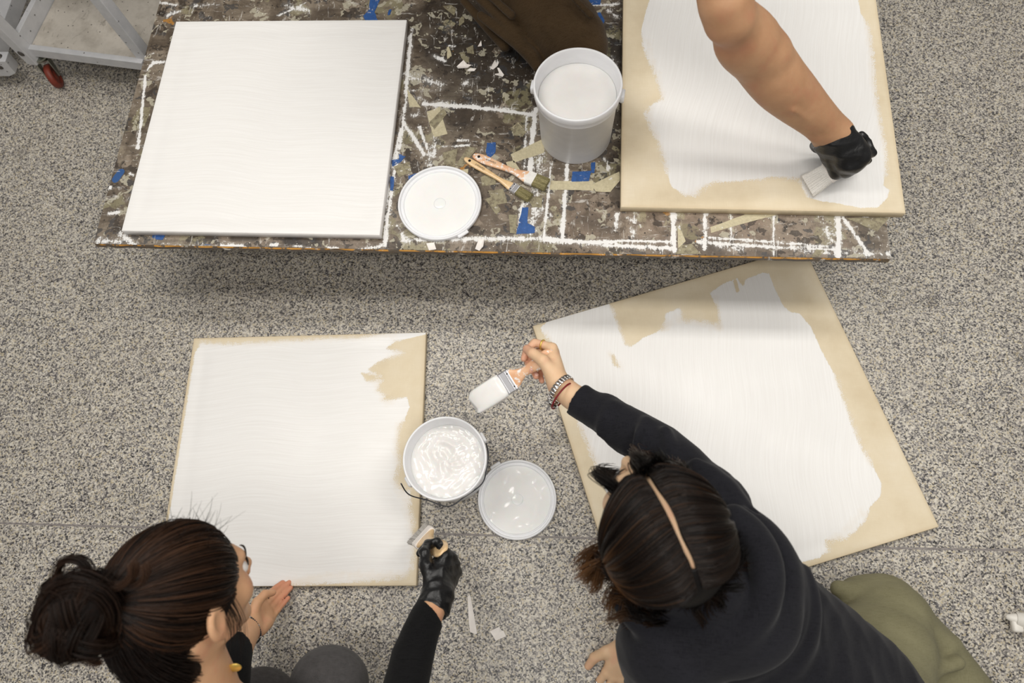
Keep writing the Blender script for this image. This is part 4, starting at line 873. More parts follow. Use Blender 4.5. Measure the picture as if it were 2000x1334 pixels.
hr_f, hr_J, hr_L = hand(rw, yr, camv(.82, -.1, .45), camv(-.45, -.1, .75), **gl_kw, fat=.84)
spA = (neckA + hipA) / 2
bodyA = uni(.02, hA.skin(neckA), uni(.04, chain([(shL, .05), (neckA - [0, .03, .05], .062), (shR, .05)], .05), chain([((shL + shR) / 2 - [0, .02, .03], .105), (spA, .10), (hipA, .12)], .06)),
            chain([(shL, .05), (lel, .042), (P(456, 1280, .28), .042), (lw, .031)], .02), chain([(shR, .05), (rel, .042), (P(820, 1240, .40), .038), (rw, .031)], .02))
bodyA = uni(.012, bodyA, hl_f, hr_f)
me = nets(bodyA, (-1.2, -1.0, -.05), (.1, .4, 1.1), .0036, 'body', smooth=1)
blush(me, [(hl_J[i][-1], .06, .8) for i in range(4)] + [(hA.w(.075, -.01, -.02), .03, .5)])
oA = link('body', me, M_skinA, pA, True)
hA.parts(oA); oA = pA
# shirt
def ribs(f, amp=.0012, fr=420): return lambda p: f(p) + amp * np.sin((p[:, 0] * .8 + p[:, 1] * .25) * fr)
cL, cR = P(452, 1268, .30), P(838, 1196, .36)
shirt = uni(.03, chain([(shL, .066), ((shL + shR) / 2 - [0, .03, .03], .125), (shR, .066)], .05), chain([((shL + shR) / 2 - [0, .02, .03], .13), (spA + [0, .04, 0], .135), (hipA + [0, .02, 0], .15)], .06),
            cut(chain([(shL, .068), (lel, .062), (cL, .050), (lw, .044)], .02), cL, lw - cL), cut(chain([(shR, .068), (rel, .056), (P(803, 1285, .42), .047), (cR, .036), (rw, .032)], .02), cR, rw - cR + camv(.4, 0, 0) * .014))
shirt = sub(.008, shirt, ell(neckA + [.0, .01, .03], (.105, .10, .10)))
shirt = uni(.004, wrinkle(shirt, .0022, 45, 3), cut(puff(chain([(shR, .05), (rel, .042), (P(820, 1240, .40), .038), (rw, .031)]), .005), cR, rw - cR + camv(.4, 0, 0) * .014), cut(puff(chain([(shL, .05), (lel, .042), (P(456, 1280, .28), .042), (lw, .031)]), .005), cL, lw - cL))
link('knit_top', nets(shirt, (-1.2, -1.1, -.05), (.1, .3, .9), .0056, 'knit_top'), M_knit, oA, True)
# trousers: one knee up
kn = P(645, 1338, .30); kn2 = np.array([-.78, -.36, .10])
tr = uni(.03, chain([(hipA, .15), (kn - [0, .03, 0], .088), (kn, .084)], .03), chain([(kn, .082), (kn + [-.01, -.10, -.23], .07)], .03), chain([(hipA + [-.1, 0, 0], .14), (kn2, .095)], .04), chain([(kn2, .09), (kn2 + [.1, -.42, -.01], .07)], .03))
link('trousers', nets(wrinkle(tr, .003, 28, 9), (-1.3, -1.2, -.03), (.1, .2, .7), .0065, 'trousers'), M_grey, oA, True)
# glove on the right hand
gf, gJ, gL = hand(rw, yr, camv(.82, -.1, .45), camv(-.45, -.1, .75), **gl_kw, fat=1.06, web=.008)
cuffp = rw - unit(yr) * .012
glove = cut(uni(.012, gf, chain([(gL(0, .01, 0), .040), (gL(0, -.022, 0), .043)], .01)), gL(0, -.020, 0), -yr)
glove = uni(.006, glove, ell(gL(-.028, -.016, .004), (.012, .012, .014)))
link('glove', nets(wrinkle(glove, .0012, 95, 4, sharp=True), gL(0, .05, 0) - .16, gL(0, .05, 0) + .16, .0024, 'glove'), M_glove, oA, True)['label'] = 'black disposable glove on the right hand'
# bracelet, ring, necklace
bc = hl_L(0, -.002, 0); bd = ydir
for i in range(44):
    q = 2 * math.pi * i / 44; yy = unit(np.asarray(ydir)); ss = unit(sL - yy * (sL @ yy)); nn_ = np.cross(yy, ss); p = bc + .0385 * (math.cos(q) * ss + math.sin(q) * nn_ * .82) + yy * .006 * math.cos(q)
    if i == 0: bb = MB(); bs = MB()
    (bs if i % 6 == 0 else bb).lathe([(0, .0028), (.0022, .0018), (.003, 0), (.0022, -.0018), (0, -.0028)], 8, (0, 0, 0), Matrix.Translation(Vector(p)) @ Matrix.Scale(1.35 if i % 6 == 0 else 1, 4))
M_bead = simple('dark_grey_beads', (58, 58, 60), .3, .1, 60); M_silver = simple('polished_silver', (216, 214, 212), .15, .04, 50, Metallic=1.0)
bro = bb.build('bracelet', M_bead, oA, True); bs.build('silver_beads', M_silver, bro, True)
a_, b_ = hl_J[0][0], hl_J[0][1]; ring((a_ + b_) / 2 + (b_ - a_) * .1, b_ - a_, .0118, .0012, 'finger_ring', M_bead, oA, flat=.0016)
nk = [P(345, 1350, .62), P(395, 1338, .665), P(425, 1322, .665), P(447, 1308, .655)]
MB().tube(spline(nk, 6), .0013, 6).build('necklace', M_gold, oA, True)
pc = P(458, 1304, .65); T = Matrix.Translation(Vector(pc)) @ Vector(camv(.15, -.55, .8)).to_track_quat('Z', 'Y').to_matrix().to_4x4()
MB().lathe([(0, .0015), (.012, .0015), (.0135, .0), (.012, -.0015), (0, -.0015)], 32, (0, 0, 0), T).build('pendant', M_gold, oA, True)
# hair
def skullpt(D, rad=(.079, .099, .092), c=(0, -.012, .03)): return np.array(c) + D * np.array(rad)
faceout = ell((0, .098, -.050), (.076, .062, .118))
cutlow = lambda p: np.maximum(-(p[:, 2] + .035 - p[:, 1] * .25), -1) * -1
capA = sub(.008, ell((0, -.014, .032), (.0785, .098, .091)), uni(.02, faceout, cap((.10, .028, -.02), (.10, .03, -.14), .042), cap((-.10, .028, -.02), (-.10, .03, -.14), .042), ell((.088, -.005, -.022), (.022, .026, .036)), ell((-.088, -.005, -.022), (.022, .026, .036))))
capA = inter(.01, uni(.02, capA, ell((0, -.050, -.055), (.058, .052, .085))), lambda p: -(p[:, 2] + .115 + p[:, 1] * .35))
me = nets(hA.loc(capA), hA.c - .2, hA.c + .2, .0034, 'hair'); setattr_f(me, 'tipf', np.zeros(len(me.vertices)))
hairA = link('hair', me, M_hairA, oA, True)
Bd = unit(np.array([.03, -.82, .58])); rg = np.random.default_rng(11)
D = unit(rg.normal(size=(14000, 3)))
ok = (capA((np.array([0, -.014, .032]) + D * np.array([.0785, .098, .091])).astype(np.float32)) < .0045) & (D @ Bd < .96)
D = D[ok][:4200]; t_ = np.linspace(0, 1, 12)
om = np.arccos(np.clip(D @ Bd, -1, 1)); sw = np.cross(D, Bd)
P_ = (np.sin((1 - t_)[None, :] * om[:, None])[..., None] * D[:, None] + np.sin(t_[None, :] * om[:, None])[..., None] * Bd) / np.sin(om)[:, None, None]
lock = np.sin(np.arctan2(D @ unit(np.cross(Bd, [1, 0, 0])), D @ np.array([1., 0, 0])) * 16 + 2 * np.sin(om * 6))
P_ += (sw * rg.normal(0, .05, (len(D), 1)))[:, None] * np.sin(t_ * math.pi)[None, :, None]
P_ = unit(P_); lift = (.0 + .0035 * lock + rg.uniform(-.002, .003, len(D)))[:, None] * np.sin(np.clip(t_ * 1.2, 0, 1) * math.pi)[None] + .018 * t_[None] ** 4
A = skullpt(P_) + P_ * lift[..., None]
hl = np.repeat((np.clip(lock, 0, 1) * rg.uniform(0, .55, len(D)))[:, None], 12, 1)
strands('hair_strand', hA.wm(A), M_hairA, hairA, .00112, hl, .6)
Bc = skullpt(Bd) + Bd * .048
nd = unit(rg.normal(size=(5000, 3)) + np.array([0, -.7, -.6])); s0 = np.array([0, -.050, -.055]) + nd * np.array([.059, .053, .086]); ok = (s0[:, 2] > -.11) & (s0[:, 1] < -.03); s0 = s0[ok][:1300]
e0 = skullpt(unit(s0 * np.array([1, 1, .3]) * 6 + Bd * .5)) * 1.0; q = np.linspace(0, 1, 10)[None, :, None]
An = s0[:, None] * (1 - q) + e0[:, None] * q + unit(s0)[:, None] * (.004 + .012 * np.sin(q * math.pi)) + rg.normal(0, .0015, (len(s0), 1, 3))
strands('nape_strand', hA.wm(An), M_hairA, hairA, .0011, None, .7)
bun = MB(); Aall = []; tips = []
for k_ in range(20):
    ax = unit(rg.normal(size=3) + Bd * .8); e1 = unit(np.cross(ax, [.3, .2, 1])); e2 = np.cross(ax, e1); R0 = rg.uniform(.022, .040); cc = rg.normal(0, .011, 3); ln = rg.uniform(3.5, 6.5); ph = rg.uniform(0, 6.28)
    for j_ in range(75):
        q = ph + np.linspace(0, ln, 16); off = rg.normal(0, .0052, 2); wv_ = 1 + .12 * np.sin(q * 2 + k_)
        c_ = Bc + cc + (R0 * wv_ + off[0])[:, None] * (np.cos(q)[:, None] * e1 + np.sin(q)[:, None] * e2) + off[1] * ax; Aall.append(c_); tips.append(np.full(16, rg.uniform(0, .35) if k_ % 3 == 0 else rg.uniform(0, .12)))
strands('bun_strand', hA.wm(np.array(Aall)), M_hairA, hairA, .0010, np.array(tips), .7)
me = nets(hA.loc(ell(Bc, (.036, .036, .034))), hA.c - .35, hA.c + .35, .005, 'bun'); setattr_f(me, 'tipf', np.zeros(len(me.vertices))); link('bun', me, M_hairA, hairA, True)
# loose curls round the bun and at the nape, placed round it in space
cur = []; ct = []
bcw = hA.wm(Bc)
for (c0, R_, a0_, a1_, n_, br) in (((62, 66), 36, 3.4, 6.6, 110, .5), ((-30, 52), 34, .3, 5.6, 90, .3), ((-60, 20), 26, 1.8, 4.4, 60, .1), ((30, -90), 40, 2.4, 4.6, 80, .6), ((-40, -70), 36, 2.6, 5.0, 60, .1), ((90, 60), 30, 4.0, 6.8, 60, .5)):
    s_ = RP(bcw, 1.0); cw = bcw + CR * c0[0] * s_ + CU * c0[1] * s_ - (-CF) * .02
    for j_ in range(n_):
        q = np.linspace(a0_, a1_, 16) + rg.normal(0, .12); r_ = R_ * s_ * (1 + rg.normal(0, .10)); z_ = rg.normal(0, .006)
        cur.append(cw + r_ * (np.cos(q)[:, None] * CR + np.sin(q)[:, None] * CU) * np.linspace(1, .85, 16)[:, None] - CF * z_); ct.append(np.linspace(0, br, 16))
strands('loose_curl', np.array(cur), M_hairA, hairA, .0008, np.array(ct))
fw = []
for j_ in range(46):   # flyaways
    d = unit(np.array([rg.uniform(-.5, .7), rg.uniform(.1, .8), rg.uniform(.5, 1)])); s0 = skullpt(d); q = np.linspace(0, 1, 10)[:, None]; o_ = unit(d + rg.normal(0, .5, 3))
    fw.append(s0 + o_ * q * rg.uniform(.01, .045) + q ** 2 * rg.normal(0, .012, 3))
for j_ in range(50):   # wisps before and below the ear
    s0 = np.array([.074, rg.uniform(.0, .02), .02]) + rg.normal(0, .004, 3); q = np.linspace(0, 1, 10)[:, None]
    fw.append(s0 + q * np.array([.006, -.004 + rg.normal(0, .004), -.085 + rg.normal(0, .02)]) + np.sin(q * 3) * np.array([.006, .006, 0]))
strands('flyaway', hA.wm(np.array(fw)), M_hairA, hairA, .00045, None)

# ------------------------------------------------------------------ second woman (black hoodie, lower right)
pB = empty('person', (.45, -.15, 0), 'person with centre-parted black hair, black hooded sweatshirt and olive trousers, holding out loaded brush', 'person')
hB = Head(P(1292, 1036, .79), camv(-.35, .85, -.32), camv(-.05, .30, .95))
neckB = P(1372, 1150, .655)
sR, sL2 = P(1395, 985, .60), P(1318, 1262, .60)
elR = P(1292, 872, .52); cuR = P(1140, 789, .43); wR = P(1094, 754, .415)
elL = P(1282, 1330, .36); wL = P(1230, 1262, .075)
hipB = P(1660, 1440, .25); midB = P(1480, 1240, .44)
yB = P(1084, 694, .375) - wR
kwB = dict(curls=[(1.0, 1.25, .5), (1.35, 1.35, .6), (1.4, 1.35, .6), (1.4, 1.3, .6)], thumb=[(.043, .040, -.022), (.046, .062, -.040), (.040, .084, -.052)], spl=(.08, 0, -.05, -.10))
rhf, rhJ, rhL = hand(wR, yB, camv(.93, .08, .15), camv(-.15, .1, .95), **kwB)
yB2 = P(1208, 1318, .022) - wL
lhf, lhJ, lhL = hand(wL, yB2, (0, 0, 1), P(1198, 1285, .05) - wL, curls=[(.1, .12, .08)] * 4, thumb=[(.042, .036, -.004), (.060, .062, -.008), (.066, .090, -.010)], spl=(.20, .02, -.08, -.20))
armR_, armL_ = chain([(sR, .052), (elR, .043), (cuR, .035), (wR, .031)]), chain([(sL2, .052), (elL, .043), (wL, .030)])
trunkB = uni(.03, chain([(sR, .052), (neckB - [0, 0, .04], .062), (sL2, .052)]), chain([(neckB - [0, 0, .05], .09), (midB, .115), (hipB, .12)]))
bodyB = uni(.02, hB.skin(neckB), trunkB, armR_, armL_)
bodyB = uni(.012, bodyB, rhf, lhf)
me = nets(bodyB, (-.2, -.7, -.02), (1.0, .6, 1.0), .0036, 'body', smooth=1)
blush(me, [(rhJ[i][-1], .05, .8) for i in range(5)] + [(rhJ[0][1], .04, .4)])
oB = link('body', me, M_skinB, pB, True); hB.parts(oB); oB = pB
for i in (1, 2): nail(rhJ[i], -unit(rhJ[i][-1] - rhJ[i][-3]) + camv(0, 0, .4), oB)
nail(rhJ[4], camv(-.3, 0, 1), oB)
# hoodie
wax = unit(sR - sL2)
ch_ = (sR + sL2) / 2
slv = chain([(sR, .075), J(1352, 935, .565, 50), J(1296, 884, .52, 49), J(1256, 860, .49, 44), J(1207, 833, .46, 45), J(1178, 811, .445, 40), J(1160, 802, .437, 31), J(1140, 789, .43, 33), J(1120, 778, .424, 32)], .012)
slv = cut(slv, P(1127, 783, .426), wR - cuR)
slL = cut(chain([(sL2, .10), (elL, .078), (P(1256, 1290, .16), .056), (wL, .05)], .03), wL + (elL - wL) * .13, wL - elL)
tor = uni(.03, chain([J(1372, 975, .58, 58), (ch_, .105), (sL2, .09)], .05), ell((ch_ + midB) / 2, (.17, .13, .13), np.stack([wax, np.cross([0, 0, 1], wax), [0, 0, 1]])),
          chain([(ch_, .115), (P(1440, 1180, .52), .135), (P(1540, 1320, .40), .16), (P(1640, 1420, .3), .17)], .05), chain([J(1372, 980, .60, 66), J(1400, 1012, .60, 68), J(1450, 1078, .57, 72), J(1520, 1166, .50, 72), J(1580, 1214, .44, 72), J(1658, 1274, .37, 72), J(1722, 1338, .31, 74), J(1755, 1400, .26, 74)], .03),
          chain([(P(1300, 1262, .55), .10), (P(1400, 1400, .40), .13)], .06))
hd = hB.c * .35 + neckB * .65
fo = wrinkle(wrinkle(uni(.03, tor, slL), .006, 14, 5, n=6), .0022, 36, 15, n=6, sharp=True); fo2 = wrinkle(wrinkle(slv, .0045, 32, 8, n=5), .002, 60, 18, sharp=True)
hc = P(1390, 1180, .63)      # the hood lies in a thick collar round the nape
nx_ = unit(np.array([.25, -.35, 1.0])); e1 = unit(np.cross(nx_, [0, 1, 0])); e2 = np.cross(nx_, e1)
def hoodring(c, R1, R2, r, a0_, a1_, tilt=0.0, n_=16):
    pts = []
    for q in np.linspace(a0_, a1_, n_): pts.append((c + R1 * math.cos(q) * CR + R2 * math.sin(q) * CU - CF * tilt * math.cos(q - 5.5), r * (.75 + .25 * math.sin((q - a0_) / (a1_ - a0_) * math.pi))))
    return chain(pts, .01)
hr1 = hoodring(P(1352, 1120, .70), .135, .125, .036, -2.75, .95, .02)
hr2 = hoodring(P(1372, 1140, .64), .150, .140, .045, -2.7, 1.0, .01)
hr3 = hoodring(P(1385, 1160, .62), .165, .150, .030, -2.5, .7, .01); hr4 = hoodring(P(1395, 1180, .60), .185, .160, .026, -2.3, .4, .01)
hood = uni(.010, hr1, hr2, hr3, hr4, ell(P(1420, 1190, .645), (.14, .12, .06)), sub(.01, ell(P(1385, 1190, .64), (.15, .125, .075)), ell(P(1330, 1090, .76), (.11, .115, .11))))
top = uni(.016, fo, wrinkle(hood, .003, 22, 6), fo2)
top = uni(.006, top, cap(hB.w(.0, -.055, -.085), neckB, .080, .088), puff(inter(.004, trunkB, lambda p: (p[:, 2] - .60)), .010), cut(puff(armR_, .007), P(1127, 783, .426), wR - cuR), cut(puff(armL_, .007), wL + (elL - wL) * .13, wL - elL))
for (pp, rr_) in (([P(1452, 1010, .67), P(1500, 1090, .62), P(1560, 1180, .55), P(1640, 1280, .46), P(1700, 1360, .40)], .010), ([P(1300, 1290, .66), P(1400, 1300, .66), P(1470, 1250, .66), P(1500, 1160, .64)], .012), ([P(1360, 905, .64), P(1420, 950, .66), P(1465, 1010, .65)], .012), ([P(1196, 795, .49), P(1180, 815, .50), P(1172, 845, .48)], .008), ([P(1262, 822, .54), P(1245, 850, .56), P(1240, 890, .54)], .008), ([P(1300, 840, .57), P(1310, 880, .59), P(1290, 925, .57)], .009), ([P(1480, 1180, .62), P(1560, 1290, .52), P(1620, 1380, .42)], .010), ([P(1350, 1330, .60), P(1440, 1360, .55), P(1520, 1340, .52)], .010)):
    top = uni(.022, top, chain([(q, rr_) for q in spline(pp, 4)], .01))
top = sub(.01, top, chain([(q, .006) for q in spline([P(1440, 940, .69), P(1480, 1020, .68), P(1510, 1080, .66)], 3)], .004))
link('hooded_sweatshirt', nets(top, (-.1, -.8, .0), (1.1, .6, .95), .0052, 'hooded_sweatshirt'), M_hood, oB, True)
kp = lambda x, y, z: P(x, y, z)
pants = uni(.04, chain([(hipB, .19), (kp(1735, 1215, .13), .10), (kp(1690, 1185, .09), .075)], .05), chain([(kp(1700, 1195, .08), .07), (kp(1790, 1265, .09), .088), (kp(1850, 1335, .09), .088), (kp(1940, 1440, .08), .08)], .04), chain([(hipB + [-.1, -.1, 0], .16), (kp(1500, 1380, .12), .11)], .04), chain([(kp(1500, 1380, .10), .09), (kp(1720, 1560, .08), .08)], .04))
for (a_, b_, r_) in (((1640, 1150, .12), (1740, 1170, .14), .022), ((1760, 1200, .18), (1850, 1262, .16), .016), ((1790, 1265, .21), (1862, 1258, .15), .014), ((1722, 1190, .2), (1760, 1280, .24), .014), ((1800, 1320, .22), (1870, 1295, .2), .016)): pants = uni(.02, pants, cap(kp(*a_), kp(*b_), r_))
link('trousers', nets(wrinkle(pants, .0045, 17, 12, n=6), (.2, -.9, -.01), (1.5, .3, .6), .006, 'trousers'), M_olive2, oB, True)
# watch, string, rings
yy = unit(yB); cw = rhL(0, -.010, 0); ax = unit(P(1094, 754, .415) - P(1140, 789, .43)); ss = unit(camv(-.15, .1, .95) - ax * (camv(-.15, .1, .95) @ ax)); nn_ = np.cross(ax, ss)
for i in range(26):
    q = 2 * math.pi * i / 26; p = cw + .0405 * (math.cos(q) * ss + math.sin(q) * nn_ * 1.0)
    T = Matrix.Translation(Vector(p)) @ Matrix(((ax[0], -math.sin(q) * ss[0] + math.cos(q) * nn_[0], math.cos(q) * ss[0] + math.sin(q) * nn_[0], 0), (ax[1], -math.sin(q) * ss[1] + math.cos(q) * nn_[1], math.cos(q) * ss[1] + math.sin(q) * nn_[1], 0), (ax[2], -math.sin(q) * ss[2] + math.cos(q) * nn_[2], math.cos(q) * ss[2] + math.sin(q) * nn_[2], 0), (0, 0, 0, 1)))
    if i == 0: wb = MB()
    wb.box((0, 0, 0), (.015, .0088, .003), T, b=.001)
wo = wb.build('watch', M_silver, oB, True)
wd_ = unit(P(1066, 772, .40) - cw); wd_ = unit(wd_ - ax * (wd_ @ ax)); T = Matrix.Translation(Vector(cw + wd_ * .040)) @ Vector(wd_ + .35 * camv(0, 0, 1)).to_track_quat('Z', 'Y').to_matrix().to_4x4()
MB().lathe([(0, .0), (.0165, 0), (.018, .002), (.018, .006), (.0155, .0085), (.0145, .0075), (0, .0072)], 10, (0, 0, 0), T, close=True).build('watch_case', M_silver, wo)
MB().lathe([(0, .0076), (.013, .0076), (.013, .0070)], 32, (0, 0, 0), T, close=True).build('watch_dial', simple('cream_dial', (230, 216, 190), .2), wo, True)
M_redc = simple('dark_red_cord', (120, 16, 26), .6, .1, 80)
c_ = rhL(0, -.026, 0); ring(c_ + ax * 0, ax + .12 * ss, .0385, .0020, 'red_string', M_redc, oB)
a_, b_ = rhJ[0][0], rhJ[0][1]; ring(a_ + (b_ - a_) * .55, b_ - a_, .0128, .0015, 'finger_ring', M_gold, oB, flat=.002)
a_, b_ = lhJ[0][0], lhJ[0][1]; ring(a_ + (b_ - a_) * .75, b_ - a_, .0122, .0014, 'finger_ring', M_silver, oB, flat=.0028)
# hair: cap with an open parting, strands falling to both sides
capB = sub(.008, ell((0, -.012, .032), (.0775, .096, .0895)), uni(.02, ell((0, .118, -.085), (.050, .050, .102)), ell((.092, .0, -.03), (.018, .022, .03)), ell((-.092, .0, -.03), (.018, .022, .03))))
part = lambda p: np.maximum(np.abs(p[:, 0] - .0015 * np.sin(p[:, 1] * 90)) - (.0040 - .024 * np.maximum(-p[:, 1], 0)), np.maximum(-p[:, 1] - .06, .03 - p[:, 2]))
capB = sub(.002, capB, part); capB = inter(.01, uni(.02, capB, ell((0, -.050, -.055), (.066, .058, .080))), lambda p: -(p[:, 2] + .125 + p[:, 1] * .3))
me = nets(hB.loc(capB), hB.c - .2, hB.c + .2, .003, 'hair'); setattr_f(me, 'tipf', np.zeros(len(me.vertices))); hairB = link('hair', me, M_hairB, oB, True)
Ml = 15; Aall = []; tips = []; N = 4200
for i in range(N):
    sd_ = 1 if i % 2 else -1
    al = rg.uniform(-.85, 1.25) + rg.normal(0, .02); q = np.linspace(0, 1, Ml)
    be = .047 + q * rg.uniform(1.5, 2.05); be = np.minimum(be, 1.95); back = .30 + .35 * max(al - .3, 0)
    aa = al - back * np.sin(q * 1.35) ** 1.2 * (1.0 if al > -.2 else .5)
    d = np.stack([sd_ * np.sin(be), np.cos(be) * np.sin(aa) + np.sin(be) * np.sin(aa) * .35, np.cos(be) * np.cos(aa)], -1); d = unit(d)
    lk = math.sin(al * 26 + 2 * sd_); lf = (.0035 + .0025 * lk + rg.uniform(-.0015, .003)) * np.clip(q * 7, .05, 1) + (.011 if sd_ < 0 else .004) * np.clip(q * 1.6, 0, 1)
    pt = skullpt(d) + d * lf[:, None]
    h_ = np.clip((q - .72) / .28, 0, 1)[:, None]
    Aall.append(pt); tips.append(np.full(Ml, rg.uniform(0, .05) if rg.random() < .9 else .14) + (np.clip((q - .62) / .3, 0, 1) * rg.uniform(.3, .8) if sd_ < 0 and al < .5 else 0))
strands('hair_strand', hB.wm(np.array(Aall)), M_hairB, hairB, .00120, np.array(tips), .7)
for k_, (S0, E0, wd, cnt, curl, tc, nm) in enumerate((
        ((-.075, -.03, -.03), P(1150, 1125, .66), .020, 420, .02, .95, 'hair_end'), ((-.06, -.07, -.03), P(1190, 1172, .66), .026, 420, .015, .9, 'hair_end'), ((-.03, -.09, -.03), P(1262, 1192, .66), .026, 420, .01, .55, 'hair_end'),
        ((.02, -.095, .0), P(1350, 1185, .70), .026, 420, .01, .15, 'hair_end'), ((.05, -.08, .0), P(1398, 1165, .70), .026, 420, .01, .1, 'hair_end'), ((.075, -.04, -.0), P(1415, 1110, .70), .022, 320, .01, .1, 'hair_end'),
        ((-.045, .072, .066), P(1206, 922, .66), .005, 210, -.03, .05, 'front_lock'), ((.025, .080, .070), P(1312, 908, .58), .014, 420, .02, .45, 'front_lock'), ((.0, .085, .068), P(1262, 902, .58), .014, 420, -.015, .5, 'front_lock'), ((.05, .06, .065), P(1362, 950, .60), .013, 336, .02, .3, 'front_lock'))):
    s0 = hB.w(*S0); Aa = []; Tt = []; dd = E0 - s0; side = unit(np.cross(dd, [0, 0, 1])); q = np.linspace(0, 1, 11)[:, None]
    for g_ in range(14):
        o1g, o2g = rg.normal(0, wd * .75, 3), rg.normal(0, wd * .75, 3); lg = rg.uniform(.8, 1.08); cg = curl * rg.uniform(.5, 1.5); bg = rg.normal(0, .008)
        for j_ in range(cnt // 14):
            o1 = o1g + rg.normal(0, .005, 3); o2 = o2g + rg.normal(0, .006, 3); ln = lg * rg.uniform(.92, 1.05)
            pth = s0 + o1 * (1 - q) + dd * q * ln + o2 * q + side * cg * np.sin(q * 3.1) + np.array([0, 0, .016]) * np.sin(q * 3.14) + side * bg * np.sin(q * 6)
            Aa.append(pth); Tt.append(np.clip(q[:, 0] * 1.15 - .15, 0, 1) * tc * rg.uniform(.6, 1))
    strands(nm, np.array(Aa), M_hairB, hairB, .0009, np.array(Tt))
# ------------------------------------------------------------------ man at the table (arm, glove and knee in view)
pC = empty('person', (-.1, 1.7, TZ), 'person kneeling on the table in brown trousers, bare forearm and black glove pressing brush', 'person')
shC, shC2 = np.array([.26, 1.36, 1.08]), np.array([-.14, 1.52, 1.12]); wC = P(1614, 255, .545)
arm = uni(.05, chain([(shC, .062), J(1417, 5, .93, 53), J(1440, 48, .86, 48), J(1458, 80, .81, 50)]), chain([J(1458, 80, .81, 50), J(1488, 116, .75, 56), J(1520, 158, .70, 54), J(1550, 188, .65, 49), J(1580, 216, .61, 42), J(1606, 240, .57, 37), J(1625, 258, .54, 35)]))
arm = uni(.02, arm, ell(P(1430, 92, .82), (.03, .026, .03)), ell(P(1508, 104, .78), (.04, .045, .04)), cap(P(1600, 225, .59), P(1603, 262, .56), .016, .02))
arm = uni(.008, arm, cap(P(1548, 215, .68), P(1596, 246, .60), .006, .005), cap(P(1575, 180, .66), P(1618, 226, .59), .006, .005))
yC = P(1660, 328, .475) - wC; nC = camv(.35, -.1, .92); sC = P(1585, 320, .44) - wC
kwC = dict(curls=[(1.0, 1.3, .7), (1.15, 1.4, .8), (1.2, 1.4, .8), (1.2, 1.3, .7)], thumb=[(.044, .034, -.030), (.048, .058, -.048), (.040, .080, -.056)], spl=(.12, .03, -.05, -.12))
KC = K * 1.2
chf, chJ, chL = hand(wC, yC, nC, sC, KC, fat=.84, **kwC)
hC = Head(np.array([.16, 1.22, 1.36]), (.25, -.6, -.75), (0, -.45, .9), K * 1.05)
hipC = np.array([-.33, 1.93, .66]); nkC = (shC + shC2) / 2 + [0, -.02, .07]
bodyC = uni(.02, hC.skin(nkC, .06), arm, chain([(shC, .075), (nkC - [0, 0, .06], .08), (shC2, .075)], .05), chain([((shC + shC2) / 2 + [0, .02, -.05], .12), (hipC, .14)], .05), chain([(shC2, .07), (np.array([-.42, 1.66, .90]), .05), (np.array([-.36, 1.74, .78]), .045), (np.array([-.27, 1.78, .74]), .04)], .03), chf)
me = nets(bodyC, (-.8, .85, .35), (1.1, 2.3, 1.65), .0050, 'body', smooth=4); blush(me, [(P(1412, 100, .85), .07, .55)])
oC = link('body', me, M_skinC, pC, True); hC.parts(oC); oC = pC
gf, gJ, gL = hand(wC, yC, nC, sC, KC, fat=1.07, web=.010, **kwC)
glove = uni(.014, gf, cap(gL(-.01, .005, 0), gL(-.004, .07, .004), .034, .030), ell(gL(-.006, .062, -.012), (.05, .05, .032), np.stack([unit(sC - unit(yC) * (sC @ unit(yC))), unit(yC), unit(np.cross(yC, sC))])), cap(gL(0, .02, 0), gL(0, -.006, 0), .042, .046))
glove = cut(glove, gL(0, .006, 0), -yC + .35 * unit(sC) * np.linalg.norm(yC))
link('glove', nets(wrinkle(glove, .0013, 80, 14, sharp=True, stretch=np.eye(3)), gL(0, .05, 0) - .2, gL(0, .05, 0) + .2, .0026, 'glove'), M_glove, oC, True)['label'] = 'black disposable glove on the hand pressing the brush'
tee = uni(.03, chain([(shC, .095), ((shC + shC2) / 2, .12), (shC2, .095)], .05), chain([((shC + shC2) / 2, .14), (hipC + [0, 0, .05], .16)], .06), cut(cap(shC, shC + (P(1415, 10, .93) - shC) * .6, .09, .085), shC + (P(1415, 10, .93) - shC) * .28, P(1415, 10, .93) - shC))
tee = uni(.01, tee, puff(chain([((shC + shC2) / 2 + [0, .02, -.05], .12), (hipC + [0, -.03, .06], .14)]), .014))
tee = sub(.008, tee, ell(nkC + [0, -.02, .03], (.09, .09, .07)))
link('t_shirt', nets(wrinkle(tee, .003, 20, 3), (-.7, 1.0, .4), (.6, 2.4, 1.4), .007, 't_shirt'), M_tee, oC, True)
kc = P(1125, 78, .475); k2 = P(1120, 60, .47)
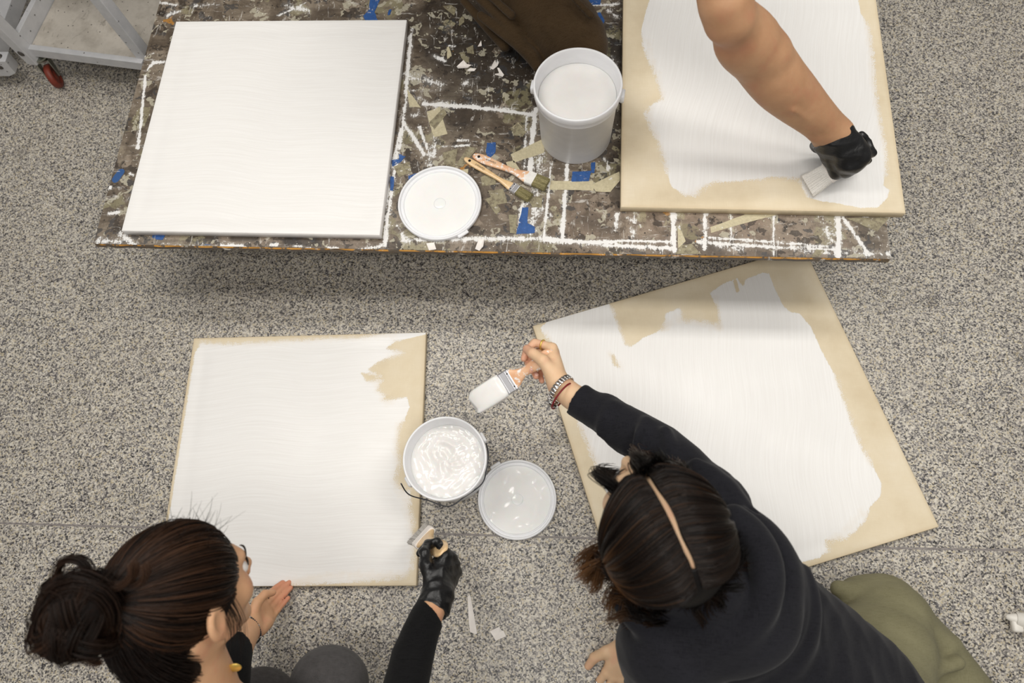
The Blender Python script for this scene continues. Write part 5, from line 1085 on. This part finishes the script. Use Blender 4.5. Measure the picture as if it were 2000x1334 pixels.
tro = uni(.03, chain([(hipC, .15), (P(1010, -70, .50), .135), (P(1060, 10, .48), .12), (kc, .088), (P(1140, 108, .455), .062)], .03), chain([(P(1130, 118, .43), .05), (P(1060, 85, .42), .055), (P(985, 10, .41), .06), (P(930, -60, .41), .06), (P(860, -160, .41), .055)], .03),
          chain([(hipC + [-.12, .05, 0], .14), (np.array([-.62, 2.12, .50]), .10), (np.array([-.45, 2.3, .43]), .07)], .03))
for (a_, b_, r_) in (((905, 0, .44), (985, 90, .43), .014), ((1000, 60, .50), (1050, 128, .45), .014), ((940, 30, .50), (1040, 110, .47), .013), ((930, -10, .55), (1010, 60, .50), .016), ((955, -10, .58), (1000, 30, .56), .014), ((1120, -5, .60), (1155, 30, .58), .008)): tro = uni(.014, tro, cap(P(*a_), P(*b_), r_))
link('trousers', nets(wrinkle(tro, .003, 24, 21, n=6), (-.9, 1.2, TZ + .002), (.4, 2.5, .95), .006, 'trousers'), M_cord, oC, True)
me = nets(hC.loc(sub(.008, ell((0, -.014, .034), (.079, .098, .090)), ell((0, .098, -.045), (.072, .062, .110)))), hC.c - .2, hC.c + .2, .006, 'hair'); setattr_f(me, 'tipf', np.zeros(len(me.vertices))); link('hair', me, M_hairC, oC, True)

# ------------------------------------------------------------------ brushes in hands
brush(P(924, 789, .33), P(1083, 689, .42), nw(P(924, 789, .33), P(1083, 689, .42), camv(.56, -.83, .1)), .058, 'broad brush loaded with white paint, held out over the floor bucket', .098, .030, wet=True, hmat=M_smear, thick=.018)
dr = chain([(P(926, 800, .325), .010), (P(919, 796, .315), .005), (P(912, 797, .31), .0012)], .008)
brush(P(815, 1040, .10), P(867, 1078, .345), nw(P(815, 1040, .10), P(867, 1078, .345), camv(.76, .65, .1)), .066, 'brush in the black-gloved hand of the crouching woman, at the canvas edge', .060, .030, hmat=M_handle, fmat=M_chip, bmat=simple('grey_white_bristles', (196, 192, 186), .5, .15, 300, .3), thick=.018, splay=.25)
brush(P(1574, 366, .386), P(1692, 290, .50), nw(P(1574, 366, .386), P(1692, 290, .50), camv(.2, -1, .15)), .056, 'brush pressed onto the canvas under the black glove on the table', .062, .026, hmat=M_smear, fmat=M_chip, bmat=simple('paint_white_bristles', (232, 229, 224), .45, .1, 300, .3), thick=.016, splay=.3)
